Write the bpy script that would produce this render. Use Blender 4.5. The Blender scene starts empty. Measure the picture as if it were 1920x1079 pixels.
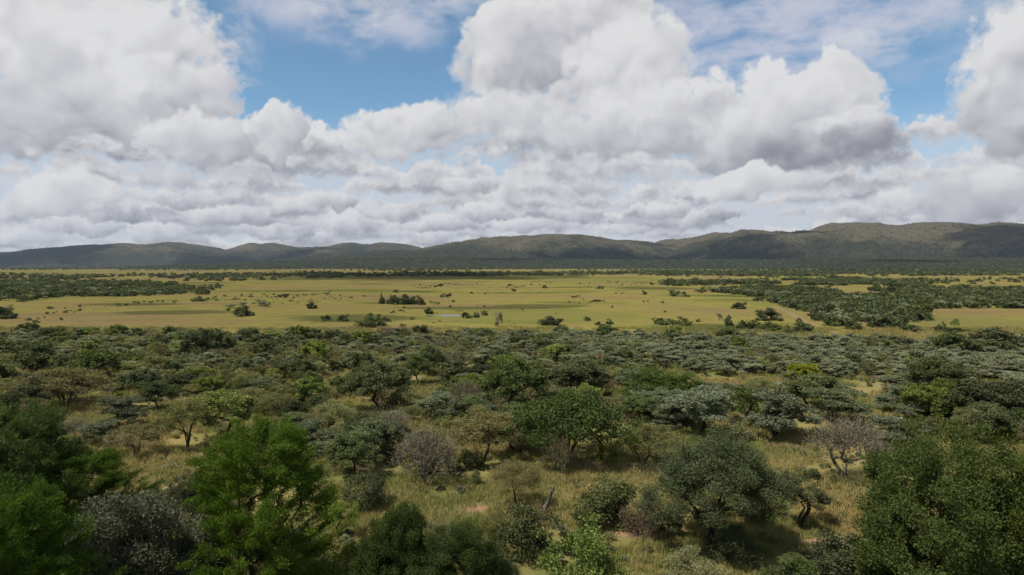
import bpy, math, random, zlib
import numpy as np
from mathutils import Vector
R = math.radians
sc = bpy.context.scene
# ---------------------------------------------------------------- camera
CAM_H, FPX, HORIZON = 20.0, 1280.0, 497.0
PITCH = math.atan((539.5 - HORIZON) / FPX)
cam_data = bpy.data.cameras.new('camera'); cam = bpy.data.objects.new('camera', cam_data)
sc.collection.objects.link(cam); sc.camera = cam
cam_data.sensor_width = 36.0; cam_data.lens = 36.0 * FPX / 1920.0
cam_data.clip_start = 0.5; cam_data.clip_end = 60000.0
cam.location = (0, 0, CAM_H); cam.rotation_euler = (math.pi / 2 - PITCH, 0, 0)
sc.render.resolution_x, sc.render.resolution_y = 1024, 575

def ray(px, py):
    x, z, y = (px - 960.0) / FPX, (539.5 - py) / FPX, 1.0
    c, s = math.cos(PITCH), math.sin(PITCH)
    return x, y * c + z * s, z * c - y * s
# ---------------------------------------------------------------- colour management
sc.view_settings.view_transform = 'Standard'; sc.view_settings.look = 'None'
sc.view_settings.exposure = 0.2; sc.view_settings.gamma = 1.0
# ---------------------------------------------------------------- sky
SUN_EL, SUN_AZ = 58.0, -120.0        # azimuth measured from the view direction, positive to the right
SUN_STRENGTH = 4.5
HAZE = 2.5e-5
world = bpy.data.worlds.new('World'); sc.world = world; world.use_nodes = True
try:
    world.cycles.sampling_method = 'NONE'
except Exception: pass
WT = world.node_tree; WT.nodes.clear()

class S:
    """a socket with arithmetic"""
    def __init__(s, sock): s.s = sock
    def __add__(a, b): return fm('ADD', a, b)
    def __radd__(a, b): return fm('ADD', b, a)
    def __sub__(a, b): return fm('SUBTRACT', a, b)
    def __rsub__(a, b): return fm('SUBTRACT', b, a)
    def __mul__(a, b): return fm('MULTIPLY', a, b)
    def __rmul__(a, b): return fm('MULTIPLY', b, a)
    def __truediv__(a, b): return fm('DIVIDE', a, b)
    def __rtruediv__(a, b): return fm('DIVIDE', b, a)
TREE = WT
def put(inp, v):
    if isinstance(v, S): TREE.links.new(v.s, inp)
    else: inp.default_value = v
def node(t, **kw):
    n = TREE.nodes.new(t)
    for k, v in kw.items(): setattr(n, k, v)
    return n
def fm(op, a, b=0.0, c=None, clamp=False):
    n = node('ShaderNodeMath', operation=op, use_clamp=clamp)
    put(n.inputs[0], a); put(n.inputs[1], b)
    if c is not None: put(n.inputs[2], c)
    return S(n.outputs[0])
def vm(op, a, b=(0, 0, 0), c=None, out=0):
    n = node('ShaderNodeVectorMath', operation=op)
    put(n.inputs[0], a)
    if op == 'SCALE': put(n.inputs['Scale'], b)
    else: put(n.inputs[1], b)
    if c is not None: put(n.inputs[2], c)
    return S(n.outputs[1] if op in ('DOT_PRODUCT', 'LENGTH') else n.outputs[0])
def ss(x, lo, hi, a=0.0, b=1.0, kind='SMOOTHSTEP'):
    n = node('ShaderNodeMapRange', interpolation_type=kind)
    n.clamp = True
    put(n.inputs['Value'], x); put(n.inputs['From Min'], lo); put(n.inputs['From Max'], hi)
    put(n.inputs['To Min'], a); put(n.inputs['To Max'], b)
    return S(n.outputs['Result'])
def mixc(f, a, b):
    n = node('ShaderNodeMix', data_type='RGBA', clamp_factor=True)
    put(n.inputs[0], f); put(n.inputs[6], a); put(n.inputs[7], b)
    return S(n.outputs[2])
def noise(v, scale, detail=4.0, rough=0.5, dist=0.0, dims='3D', w=0.0, col=False, lac=2.0):
    n = node('ShaderNodeTexNoise', noise_dimensions=dims)
    n.normalize = True
    if v is not None: put(n.inputs['Vector'], v)
    put(n.inputs['Scale'], scale); put(n.inputs['Detail'], detail); put(n.inputs['Roughness'], rough)
    put(n.inputs['Distortion'], dist); put(n.inputs['Lacunarity'], lac)
    if dims == '4D': put(n.inputs['W'], w)
    return S(n.outputs['Color' if col else 'Fac'])
def voro(v, scale, detail=2.0, rough=0.5, smooth=0.6, dims='2D'):
    n = node('ShaderNodeTexVoronoi', voronoi_dimensions=dims, feature='SMOOTH_F1')
    put(n.inputs['Vector'], v); put(n.inputs['Scale'], scale); put(n.inputs['Detail'], detail)
    put(n.inputs['Roughness'], rough); put(n.inputs['Smoothness'], smooth)
    return S(n.outputs['Distance'])
def xyz(v):
    n = node('ShaderNodeSeparateXYZ'); put(n.inputs[0], v); return [S(o) for o in n.outputs]
def vec(x, y, z=0.0):
    n = node('ShaderNodeCombineXYZ'); put(n.inputs[0], x); put(n.inputs[1], y); put(n.inputs[2], z); return S(n.outputs[0])

tc = node('ShaderNodeTexCoord')
D = S(tc.outputs['Generated'])
dx, dy, dz = xyz(D)
az = fm('ARCTAN2', dx, dy) * (180 / math.pi)
el = fm('ARCSINE', dz) * (180 / math.pi)
q0 = vec(az, el)
def azel(px, py):
    x, y, z = ray(px, py); n = math.sqrt(x * x + y * y + z * z)
    return math.degrees(math.atan2(x, y)), math.degrees(math.asin(z / n))
PXDEG = 1280 * math.pi / 180       # pixels per degree near the middle

# clear air
nsky = node('ShaderNodeTexSky', sky_type='NISHITA')
nsky.sun_disc = False
nsky.sun_elevation = R(SUN_EL); nsky.sun_rotation = R(SUN_AZ)
nsky.altitude = 1200.0; nsky.air_density = 1.0; nsky.dust_density = 0.6; nsky.ozone_density = 1.4
SKY_STRENGTH = 0.105
clear = vm('SCALE', S(nsky.outputs[0]), SKY_STRENGTH)
clear = vm('MULTIPLY', clear, (0.83, 1.03, 1.03))

# shared turbulence, in degrees
mid = noise(D, 13.0, 3, 0.55, col=True)
fine = noise(D, 36.0, 6, 0.64)
LDX, LDY = -0.45, 0.89
HZ = (0.52, 0.54, 0.60, 1)

def ell(c, r, p):
    s = vm('MULTIPLY_ADD', p, (1 / r[0], 1 / r[1], 0), (-c[0] / r[0], -c[1] / r[1], 0))
    return s, vm('DOT_PRODUCT', s, s)
def over(v, a):
    global V, A
    if V is None: V, A = v, a; return
    V = fm('MULTIPLY_ADD', a, v - V, V)
    A = fm('MAXIMUM', A, a)
def cloud_colour(base, V, A):
    ramp = node('ShaderNodeValToRGB'); cr = ramp.color_ramp
    put(ramp.inputs[0], V)
    cr.elements[0].position = 0.0; cr.elements[0].color = (0.235, 0.24, 0.272, 1)
    cr.elements[1].position = 1.0; cr.elements[1].color = (0.64, 0.64, 0.645, 1)
    for p_, c_ in ((0.3, (0.355, 0.36, 0.395, 1)), (0.65, (0.515, 0.515, 0.54, 1))):
        e_ = cr.elements.new(p_); e_.color = c_
    return mixc(A, base, S(ramp.outputs[0]))

# ---- overhead, to the sides and behind: the same broken cumulus, seen from below
pz = vm('SCALE', D, 1.0 / fm('MAXIMUM', dz, 0.06))
n_hi = noise(vm('MULTIPLY', pz, (1, 1, 0)), 0.9, 5, 0.55)
V = ss(n_hi + (fine - 0.5) * 0.3, 0.70, 0.45); A = ss(n_hi, 0.47, 0.54)
general = cloud_colour(mixc(ss(el, 12.0, 0.0), clear, HZ), V, A)

# ---- the sky over the hills
big = noise(D, 4.5, 2, 0.5, col=True)
warp = vm('ADD', vm('MULTIPLY_ADD', big, (8.0, 5.0, 0), (-4.0, -2.5, 0)), vm('MULTIPLY_ADD', mid, (5.5, 4.5, 0), (-2.75, -2.25, 0)))
q = vm('ADD', q0, warp)
pb = vm('ADD', D, vm('MULTIPLY_ADD', mid, (0.05, 0.05, 0.05), (-0.025, -0.025, -0.025)))
def billow(p):
    a = fm('ABSOLUTE', noise(p, 10.0, 1, 0.5) - 0.5) * 2.0
    b = fm('ABSOLUTE', noise(p, 26.0, 1, 0.5) - 0.5) * 1.0
    return a + b
b0 = billow(pb)
b1 = billow(vm('ADD', pb, (LDX * 0.018, 0, LDY * 0.018)))
relief = (b0 - b1) * 0.72 + (fine - 0.5) * 0.32
edge = (0.33 - b0) * 0.6 + (fine - 0.5) * 1.15
# thin high veil over clear air, hazier towards the horizon
veil = noise(vm('MULTIPLY', vm('ADD', D, vm('SCALE', big, 0.10)), (3.0, 3.0, 8.0)), 2.2, 6, 0.62)
_, e1 = ell(azel(1500, 30), (18, 6.5), q); _, e2 = ell(azel(660, -10), (13, 4.2), q)
vmask = fm('MAXIMUM', ss(e1, 1.0, 0.15), ss(e2, 1.0, 0.1))
col = mixc(ss(el, 12.5, 4.0, 0.0, 0.92), clear, HZ)
col = mixc(ss(veil, 0.36, 0.60) * vmask * 0.85, col, (0.50, 0.51, 0.60, 1))
V = None
# rows of small flat-based cumulus down to the horizon
smallw = noise(D, 46.0, 3, 0.6, col=True)
wobx, woby, _ = xyz(vm('SUBTRACT', mid, (0.5, 0.5, 0.5)))
sx_, sy_, _ = xyz(vm('SUBTRACT', smallw, (0.5, 0.5, 0.5)))
rel2 = (fine - 0.5) * 0.5 + relief * 0.55
rb = 0.2
rng = random.Random(5)
ROWS = 11
for k in range(ROWS):
    h = 1.02 + 0.28 * rb                                    # tallest cloud of the row, degrees
    f = 0.25 / (0.78 + 0.265 * rb)                           # clouds per degree
    qa = az + wobx * (2.0 * h) + sx_ * (1.6 * h)
    qe = el + woby * (0.5 * h) + sy_ * (0.7 * h)
    n = noise(vec(qa * f, 7.31 * k + 3.0, 0.0), 1.0, 3, 0.55, dims='2D')
    top = ss(n, 0.33, 0.62, -0.05, 1.0, 'LINEAR')
    e = (qe - rb) * (1.0 / h)
    a = ss(top - e, 0.0, 0.18) * ss(e, -0.24, 0.16)
    v = ss(e - top * 0.40 + rel2 * 0.75, -0.42, 0.20, 0.14, 1.0)
    over(v, a)
    rb += 0.36 + 0.165 * rb
# the nearer cumulus, far to near, where the sky over the hills shows them: x y rx ry opacity tone softness
LOBES = []
def L(*a): LOBES.append(a)
L(1650, 70, 100, 38, .75, .14, .8); L(1880, 20, 160, 60, .5, -.12, .9)
L(650, 0, 160, 46, .8, .04, .9); L(430, 50, 50, 45, .6, .04, .8); L(440, 115, 42, 45, .55, .04, .8)
L(910, 0, 70, 34, .6, .04, .9)
# left bank
L(20, 40, 270, 140, 1, .06, .35); L(70, 140, 150, 80, 1, .0, .5); L(230, 100, 140, 95, 1, .04, .3); L(330, 185, 110, 80, 1, -.03, .3)
L(60, 225, 230, 80, 1, -.10, .6); L(220, 268, 190, 42, 1, -.34, .7)
L(420, 255, 105, 42, 1, .06, .3); L(522, 244, 44, 44, 1, .14, .22)
L(60, 288, 150, 26, 1, -.34, .6); L(260, 318, 190, 28, .9, .06, .45)
# middle bank
L(1110, 75, 130, 110, 1, .0, .35); L(985, 85, 100, 100, 1, .08, .3); L(960, 150, 110, 60, 1, -.10, .6)
L(1190, 140, 130, 95, 1, .04, .35); L(1330, 185, 95, 52, 1, .06, .35)
L(770, 240, 140, 52, 1, .16, .25); L(705, 246, 66, 44, 1, .12, .25); L(1000, 235, 190, 66, 1, -.02, .4)
L(1240, 225, 180, 76, 1, .0, .4); L(850, 288, 230, 34, .9, -.10, .7)
L(1530, 190, 108, 82, 1, .14, .22); L(1440, 225, 140, 62, 1, .02, .4); L(1590, 252, 62, 34, 1, -.04, .45)
L(1480, 284, 170, 32, 1, -.50, .6)
# right
L(1925, 130, 95, 100, 1, .10, .35); L(1935, 195, 95, 48, 1, -.10, .4); L(1820, 222, 48, 22, .9, -.02, .6)
L(1825, 335, 110, 38, 1, -.24, .6); L(1890, 300, 55, 22, 1, .10, .4)
L(1410, 338, 100, 30, 1, .24, .25); L(1190, 322, 120, 26, .9, .1, .45); L(1010, 365, 80, 28, .9, .16, .3)
L(110, 385, 85, 32, 1, .20, .3)
edge2 = edge * 1.15
# small crisp cumulus low over the ridge
fine2 = noise(D, 80.0, 5, 0.62) - 0.5
edge3 = edge2 * 0.9 + fine2 * 1.7; relief3 = relief * 0.6 + fine2 * 0.55
q_small = vm('ADD', vm('ADD', q0, vm('SCALE', warp, 0.35)), vm('MULTIPLY_ADD', smallw, (2.2, 1.3, 0), (-1.1, -0.65, 0)))
SMALL = ((40, 448, 60, 15, .16), (150, 430, 80, 16, .02), (285, 436, 75, 18, .12), (215, 405, 70, 15, -.14), (420, 402, 85, 20, .06), (520, 432, 85, 15, -.02), (640, 418, 62, 18, .14), (735, 398, 80, 20, .02), (600, 380, 70, 18, .08), (830, 425, 85, 14, .0),
         (905, 398, 75, 18, .10), (985, 428, 70, 14, .06), (1080, 400, 70, 17, .0), (1160, 425, 80, 13, .10), (1245, 385, 62, 18, .16), (1330, 402, 70, 14, -.06), (1680, 372, 45, 20, .18), (1620, 400, 75, 13, .04), (1790, 398, 75, 12, .0), (1880, 395, 55, 13, .12), (340, 372, 80, 17, .04), (880, 350, 70, 17, .08))
for (x, y, rx, ry, tone) in sorted(SMALL, key=lambda t: -t[1]):
    s, d = ell(azel(x, y), (rx / PXDEG, 1.1 * ry / PXDEG), q_small)
    a = fm('MULTIPLY_ADD', d + edge3, -1 / 0.45, 1 / 0.45, clamp=True)
    v = fm('MULTIPLY_ADD', vm('DOT_PRODUCT', s, (LDX * 0.6, LDY * 0.6, 0)) + relief3, 0.9, 0.62 + tone, clamp=True)
    over(v, a)
wisp = ss(noise(vm('MULTIPLY', pb, (1, 1, 2.2)), 17.0, 6, 0.66), 0.34, 0.62)
patch = (noise(D, 7.0, 3, 0.55) - 0.5) * 1.25 + relief * 0.9
for (x, y, rx, ry, op, tone, hard) in LOBES:
    s, d = ell(azel(x, y), (1.12 * rx / PXDEG, 1.15 * ry / PXDEG), q)
    a = fm('MULTIPLY_ADD', d + edge2, -op / hard, op / hard, clamp=True)
    if op < 1: a = a * (wisp * op)
    lit = vm('DOT_PRODUCT', s, (LDX * 0.5, LDY * 0.5, 0))
    v = fm('MULTIPLY_ADD', lit + patch, 0.9, 0.64 + 0.95 * tone, clamp=True)
    over(v, a)
col = cloud_colour(col, V, A)
front = ss(fm('ABSOLUTE', az), 52.0, 42.0) * ss(el, 32.0, 24.0) * ss(el, -3.0, -2.0)
bg1 = node('ShaderNodeBackground'); put(bg1.inputs[0], general)
bg2 = node('ShaderNodeBackground'); put(bg2.inputs[0], col)
mx = node('ShaderNodeMixShader'); put(mx.inputs[0], front)
WT.links.new(bg1.outputs[0], mx.inputs[1]); WT.links.new(bg2.outputs[0], mx.inputs[2])
wo = node('ShaderNodeOutputWorld'); WT.links.new(mx.outputs[0], wo.inputs[0])

# ---------------------------------------------------------------- sun
SUNV = np.array([math.sin(R(SUN_AZ)) * math.cos(R(SUN_EL)), math.cos(R(SUN_AZ)) * math.cos(R(SUN_EL)), math.sin(R(SUN_EL))])
sun_data = bpy.data.lights.new('sun', 'SUN'); sun = bpy.data.objects.new('sun', sun_data)
sc.collection.objects.link(sun)
sun_data.energy = SUN_STRENGTH; sun_data.angle = R(0.53); sun_data.color = (1.0, 0.945, 0.86)
sun.rotation_euler = Vector(SUNV).to_track_quat('Z', 'Y').to_euler()
sc.cycles.max_bounces = 7; sc.cycles.diffuse_bounces = 4; sc.cycles.glossy_bounces = 2
sc.cycles.transmission_bounces = 3; sc.cycles.transparent_max_bounces = 32; sc.cycles.volume_bounces = 0
sc.cycles.use_adaptive_sampling = True; sc.cycles.adaptive_threshold = 0.012; sc.cycles.adaptive_min_samples = 12
sc.cycles.use_denoising = True
try: sc.cycles.denoiser = 'OPENIMAGEDENOISE'; sc.cycles.denoising_prefilter = 'ACCURATE'; sc.cycles.denoising_input_passes = 'RGB_ALBEDO_NORMAL'
except Exception: pass

# ================================================================ helpers
COL = sc.collection
rng = np.random.default_rng(11)
def ground_at(px, py):
    x, y, z = ray(px, py); t = -CAM_H / z
    return np.array([x * t, y * t, 0.0])
def to_px(x, y, z=0.0):
    c, s = math.cos(PITCH), math.sin(PITCH)
    zz = z - CAM_H
    fy = y * c - zz * s; fz = y * s + zz * c
    return 960 + FPX * x / fy, 539.5 - FPX * fz / fy

def mesh_from(name, verts, faces, mat=None, smooth=False, tint=None):
    """verts (n,3); faces: an array (m,k) or a list of such arrays"""
    me = bpy.data.meshes.new(name)
    if not isinstance(faces, list): faces = [faces]
    faces = [np.asarray(f, dtype=np.int32) for f in faces if len(f)]
    verts = np.asarray(verts, dtype=np.float32)
    me.vertices.add(len(verts)); me.vertices.foreach_set('co', verts.ravel())
    loops = np.concatenate([f.ravel() for f in faces])
    sizes = np.concatenate([np.full(len(f), f.shape[1], dtype=np.int32) for f in faces])
    starts = np.concatenate([[0], np.cumsum(sizes)[:-1]]).astype(np.int32)
    me.loops.add(len(loops)); me.loops.foreach_set('vertex_index', loops)
    me.polygons.add(len(sizes)); me.polygons.foreach_set('loop_start', starts)
    if smooth: me.polygons.foreach_set('use_smooth', np.ones(len(sizes), dtype=bool))
    me.update(calc_edges=True)
    if tint is not None:
        at = me.attributes.new('tint', 'FLOAT', 'POINT'); at.data.foreach_set('value', np.asarray(tint, dtype=np.float32))
    if mat is not None: me.materials.append(mat)
    return me
def link(name, data, parent=None):
    o = bpy.data.objects.new(name, data); COL.objects.link(o)
    if parent is not None: o.parent = parent
    return o
def tag(o, label, cat, group=None):
    o['label'] = label; o['category'] = cat
    if group: o['group'] = group
    return o
def kind(o, k): o['kind'] = k; return o

# ---------------------------------------------------------------- materials
def new_mat(name):
    global TREE
    m = bpy.data.materials.new(name); m.use_nodes = True
    TREE = m.node_tree; TREE.nodes.clear()
    return m
def finish(shader, volume=False):
    o = node('ShaderNodeOutputMaterial'); TREE.links.new(shader, o.inputs['Volume' if volume else 'Surface'])
def c4(c, k=1.0): return (c[0] * k, c[1] * k, c[2] * k, 1.0)
LEAF_GAIN = 2.25      # whole-leaf reflectance over the lamina colours below
def leaf_mat(name, c0, c1, transl=0.28, gloss=0.05, vary=0.35):
    """two leaf colours of the plant, mixed leaf by leaf and plant by plant"""
    m = new_mat(name)
    att = node('ShaderNodeAttribute', attribute_name='tint')
    oi = node('ShaderNodeObjectInfo')
    f = S(att.outputs['Fac']) * 0.75 + (S(oi.outputs['Random']) - 0.5) * 0.7 + 0.12
    col = mixc(f, c4(c0, LEAF_GAIN), c4(c1, LEAF_GAIN))
    rnd = fm('FRACT', S(oi.outputs['Random']) * 7.13)
    hs = node('ShaderNodeHueSaturation')
    put(hs.inputs['Hue'], rnd * 0.03 + 0.485); put(hs.inputs['Saturation'], fm('FRACT', S(oi.outputs['Random']) * 3.7) * 0.25 + 0.88)
    put(hs.inputs['Value'], rnd * vary + (1.0 - vary * 0.5)); put(hs.inputs['Color'], col)
    d = node('ShaderNodeBsdfDiffuse'); put(d.inputs[0], S(hs.outputs[0]))
    t = node('ShaderNodeBsdfTranslucent'); put(t.inputs[0], vm('MULTIPLY', S(hs.outputs[0]), (1.15, 1.25, 0.6)))
    mx = node('ShaderNodeMixShader'); mx.inputs[0].default_value = transl
    TREE.links.new(d.outputs[0], mx.inputs[1]); TREE.links.new(t.outputs[0], mx.inputs[2])
    g = node('ShaderNodeBsdfGlossy'); g.inputs['Color'].default_value = (1, 1, 1, 1); g.inputs['Roughness'].default_value = 0.6
    m2 = node('ShaderNodeMixShader'); m2.inputs[0].default_value = gloss * 0.25
    TREE.links.new(mx.outputs[0], m2.inputs[1]); TREE.links.new(g.outputs[0], m2.inputs[2])
    finish(m2.outputs[0]); return m
def bark_mat(name, c0, c1):
    m = new_mat(name)
    g = node('ShaderNodeNewGeometry')
    n = noise(S(g.outputs['Position']), 6.0, 4, 0.6)
    d = node('ShaderNodeBsdfDiffuse'); put(d.inputs[0], mixc(ss(n, 0.35, 0.65), c4(c0), c4(c1)))
    finish(d.outputs[0]); return m


LEAF = {
 'feather': leaf_mat('feathery_leaf', (0.021, 0.036, 0.007), (0.045, 0.068, 0.012), 0.36, 0.02, 0.25),
 'grey':    leaf_mat('grey_leaf', (0.027, 0.030, 0.015), (0.056, 0.058, 0.032), 0.18, 0.06, 0.2),
 'dark':    leaf_mat('dark_leaf', (0.027, 0.033, 0.012), (0.064, 0.072, 0.027), 0.26, 0.05, 0.36),
 'broad':   leaf_mat('olive_broad_leaf', (0.019, 0.029, 0.006), (0.047, 0.061, 0.014), 0.32, 0.02, 0.25),
 'deep':    leaf_mat('deep_green_leaf', (0.017, 0.022, 0.009), (0.041, 0.048, 0.019), 0.24, 0.05, 0.2),
 'flat':    leaf_mat('flat_top_leaf', (0.018, 0.026, 0.008), (0.041, 0.051, 0.016), 0.26, 0.04, 0.25),
 'bare':    leaf_mat('bare_twig', (0.054, 0.044, 0.033), (0.098, 0.081, 0.060), 0.0, 0.0, 0.25),
 'thorn':   leaf_mat('olive_thorn_leaf', (0.064, 0.066, 0.027), (0.132, 0.121, 0.054), 0.32, 0.02, 0.45),
 'silver':  leaf_mat('silver_thorn_leaf', (0.080, 0.085, 0.048), (0.136, 0.142, 0.088), 0.28, 0.03, 0.3),
 'silver_near': leaf_mat('silver_thorn_leaf_near', (0.052, 0.058, 0.031), (0.098, 0.106, 0.063), 0.26, 0.02, 0.25),
 'lime':    leaf_mat('lime_leaf', (0.045, 0.058, 0.012), (0.102, 0.114, 0.030), 0.32, 0.04, 0.35),
 'brown':   leaf_mat('brown_leaf', (0.070, 0.055, 0.029), (0.135, 0.105, 0.056), 0.25, 0.02, 0.35),
 'yellow':  leaf_mat('yellow_green_leaf', (0.080, 0.085, 0.014), (0.15, 0.145, 0.03), 0.3, 0.03, 0.2),
}
BARK = bark_mat('bark', (0.028, 0.022, 0.017), (0.075, 0.06, 0.048))
PALE_BARK = bark_mat('pale_bark', (0.10, 0.085, 0.065), (0.23, 0.20, 0.155))
DEAD = bark_mat('dead_wood', (0.05, 0.043, 0.038), (0.16, 0.14, 0.125))

# ================================================================ plants
def lumps(r, n=9, amp=0.25):
    ax = r.normal(size=(n, 3)); ax /= np.linalg.norm(ax, axis=1)[:, None]
    fr = r.uniform(2.0, 5.5, n); ph = r.uniform(0, 6.28, n); am = r.uniform(0.4, 1.0, n); am *= amp / math.sqrt(n) * 1.6
    return lambda d: 1.0 + (np.sin(d @ ax.T * fr + ph) * am).sum(1)

def envelope(shape, n, r, W, H):
    """cluster centres of a crown W wide and H tall, and how flat a clump is"""
    u = r.random(n)
    if shape in ('round', 'bush', 'dome', 'full', 'globe'):
        d = r.normal(size=(n, 3)); d /= np.linalg.norm(d, axis=1)[:, None]
        if shape in ('bush', 'full'): d[:, 2] = np.abs(d[:, 2]) - 0.12
        else: d[:, 2] = np.where(d[:, 2] < -0.45, -d[:, 2], d[:, 2])
        # big lobes on the crown's outline, clumps on the lobes
        k = max(9, n // 7); ld = d[:k]; lr = (0.52 + 0.2 * r.random(k)) * lumps(r)(ld); ls_ = r.uniform(0.22, 0.40, k)
        li = r.integers(0, k, n); dd_ = r.normal(size=(n, 3)); dd_ /= np.linalg.norm(dd_, axis=1)[:, None]
        dd_ = dd_ + ld[li] * 0.7
        rel = ld[li] * lr[li][:, None] + dd_ * (ls_[li] * (0.45 + 0.55 * u ** 0.5))[:, None] * 0.8
        zc, zr = (0.10 * H, 0.85 * H) if shape in ('bush', 'full') else (0.55 * H, 0.46 * H) if shape == 'globe' else (0.60 * H, 0.38 * H) if shape == 'dome' else (0.57 * H, 0.42 * H)
        whole = d * ((0.30 + 0.66 * u ** 0.45) * lumps(r)(d))[:, None]
        rel = np.where((np.arange(n) % 5 < (4 if shape in ('full', 'globe') else 2))[:, None], whole, rel)
        p = rel * np.array([W * .50, W * .50, zr]); p[:, 2] += zc
        p[:, 2] = np.maximum(p[:, 2], 0.05 * H)
        return p, 0.75
    if shape == 'umbrella':
        a = r.uniform(0, 6.283, n); d = np.stack([np.cos(a), np.sin(a), 0 * a], 1)
        lay = r.choice([0.0, 0.17, 0.36], n, p=[0.5, 0.32, 0.18])
        rho = np.sqrt(u) * (1 - lay * 0.35) * lumps(r, 9, 0.22)(d)
        z = H * (0.93 - 0.30 * rho ** 2 - lay * 0.85) + r.normal(0, 0.03 * H, n)
        return np.stack([d[:, 0] * rho * W * .47, d[:, 1] * rho * W * .47, z], 1), 0.5
    if shape == 'layered':
        k = max(8, n // 8); pa = r.uniform(0, 6.283, k); pz = np.sort(r.uniform(0.34, 0.97, k)); pr = (1.02 - (pz - 0.34) ** 2 * 1.3) * np.sqrt(r.uniform(0.02, 1, k)) * 0.36
        c = r.integers(0, k, n); ps = r.uniform(0.15, 0.27, k)
        a = r.uniform(0, 6.283, n); rho = np.sqrt(u) * ps[c]
        x = (pr * np.cos(pa))[c] + rho * np.cos(a); y = (pr * np.sin(pa))[c] + rho * np.sin(a)
        return np.stack([x * W, y * W, H * (pz[c] + r.normal(0, 0.018, n) - 0.25 * rho)], 1), 0.48
    if shape == 'feather':
        a = r.uniform(0, 6.283, n); d = np.stack([np.cos(a), np.sin(a), 0 * a], 1)
        t = r.random(n) ** 1.1
        rho = (0.30 + 0.70 * u ** 0.5) * np.sqrt(np.clip(1 - (t * 0.97) ** 2.3, 0, 1)) * lumps(r, 9, 0.3)(np.c_[d[:, :2] * 1.2, t * 2.5])
        return np.stack([d[:, 0] * rho * W * .47, d[:, 1] * rho * W * .47, H * (0.07 + 0.91 * t)], 1), 0.5
    if shape == 'vase':
        a = r.uniform(0, 6.283, n); d = np.stack([np.cos(a), np.sin(a), 0 * a], 1)
        rho = np.sqrt(u) * lumps(r, 9, 0.2)(d)
        z = H * (0.80 - 0.38 * rho ** 2.2 + r.normal(0, 0.09, n))
        return np.stack([d[:, 0] * rho * W * .45, d[:, 1] * rho * W * .45, np.clip(z, 0.3 * H, 0.93 * H)], 1), 0.8
    if shape == 'column':
        a = r.uniform(0, 6.283, n); t = r.random(n)
        rho = np.sqrt(u) * np.sin(np.clip(t * 0.93 + 0.09, 0, 1) * math.pi) ** 0.6
        return np.stack([np.cos(a) * rho * W * .47, np.sin(a) * rho * W * .47, H * (0.12 + 0.83 * t)], 1), 0.9
    raise ValueError(shape)

def limb_mesh(name, pts, stems, r, H, mat, thick, sides=5, fork=0.3, spread=0.12):
    """a trunk or stems that fork towards every clump: pipe-model radii, tapered tubes"""
    P = [np.zeros(3)]; par = [-1]
    starts = []
    for s in range(stems):
        a = r.uniform(0, 6.283)
        b = np.array([math.cos(a), math.sin(a), 0]) * (0.0 if stems == 1 else thick * 1.2)
        P.append(b + [0, 0, -0.15]); par.append(0)
        last = len(P) - 1
        lean = np.array([math.cos(a), math.sin(a), 0]) * H * (spread if stems > 1 else 0.05)
        nseg = 3
        for k in range(1, nseg + 1):
            f = k / nseg
            P.append(b + lean * f ** 1.3 + np.array([r.normal(0, 0.012 * H), r.normal(0, 0.012 * H), H * fork * f])); par.append(last); last = len(P) - 1
        starts.append(last)
    first = len(P)
    order = np.argsort(np.linalg.norm(pts - np.array([0, 0, H * fork]), axis=1))
    arr = np.array(P); ok = [i in starts for i in range(len(P))]
    for i in order:
        t = pts[i]
        cand = np.array(ok); A = np.array(P)
        dvec = t - A; dist = np.linalg.norm(dvec, axis=1)
        up = np.clip(-(dvec[:, 2]) / (dist + 1e-6), 0, 1)
        cost = dist * (1 + 0.9 * up) + np.where(cand, 0, 1e9)
        j = int(np.argmin(cost)); L_ = dist[j]
        last = j
        nseg = 2 if L_ < 0.9 else 3
        for k in range(1, nseg + 1):
            f = k / nseg
            m = P[j] + (t - P[j]) * f
            m = m + np.array([0, 0, math.sin(f * 3.1416) * L_ * 0.10]) + r.normal(0, 0.035 * L_, 3) * (f < 1)
            P.append(m); par.append(last); ok.append(True); last = len(P) - 1
    P = np.array(P); par = np.array(par); n = len(P)
    load = np.zeros(n); kids = np.bincount(par[par >= 0], minlength=n)
    load[kids == 0] = 1.0
    for i in range(n - 1, 0, -1): load[par[i]] += load[i]
    top = load[1:first].max() if first > 1 else load.max()
    rad = thick * (load / top) ** 0.5
    rad = np.maximum(rad, 0.010)
    idx = np.arange(1, n); idx = idx[par[idx] > 0]
    a, b = P[par[idx]], P[idx]; d = b - a; ln = np.linalg.norm(d, axis=1)[:, None] + 1e-9; d = d / ln
    ref = np.where(np.abs(d[:, 2:3]) > 0.9, np.array([[1.0, 0, 0]]), np.array([[0, 0, 1.0]]))
    e1 = np.cross(d, ref); e1 /= np.linalg.norm(e1, axis=1)[:, None]; e2 = np.cross(d, e1)
    ra = np.minimum(rad[par[idx]], rad[idx] * 1.5); rb = rad[idx]
    an = np.arange(sides) * 2 * math.pi / sides
    ring = e1[:, None, :] * np.cos(an)[None, :, None] + e2[:, None, :] * np.sin(an)[None, :, None]
    va = a[:, None, :] + ring * ra[:, None, None]; vb = b[:, None, :] + ring * rb[:, None, None]
    V_ = np.concatenate([va, vb], 1).reshape(-1, 3)
    base = np.arange(len(idx))[:, None] * (2 * sides); k = np.arange(sides)[None, :]; k2 = (k + 1) % sides
    F = np.stack([base + k, base + k2, base + k2 + sides, base + k + sides], -1).reshape(-1, 4)
    return mesh_from(name, V_, F, mat, smooth=True)

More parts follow.
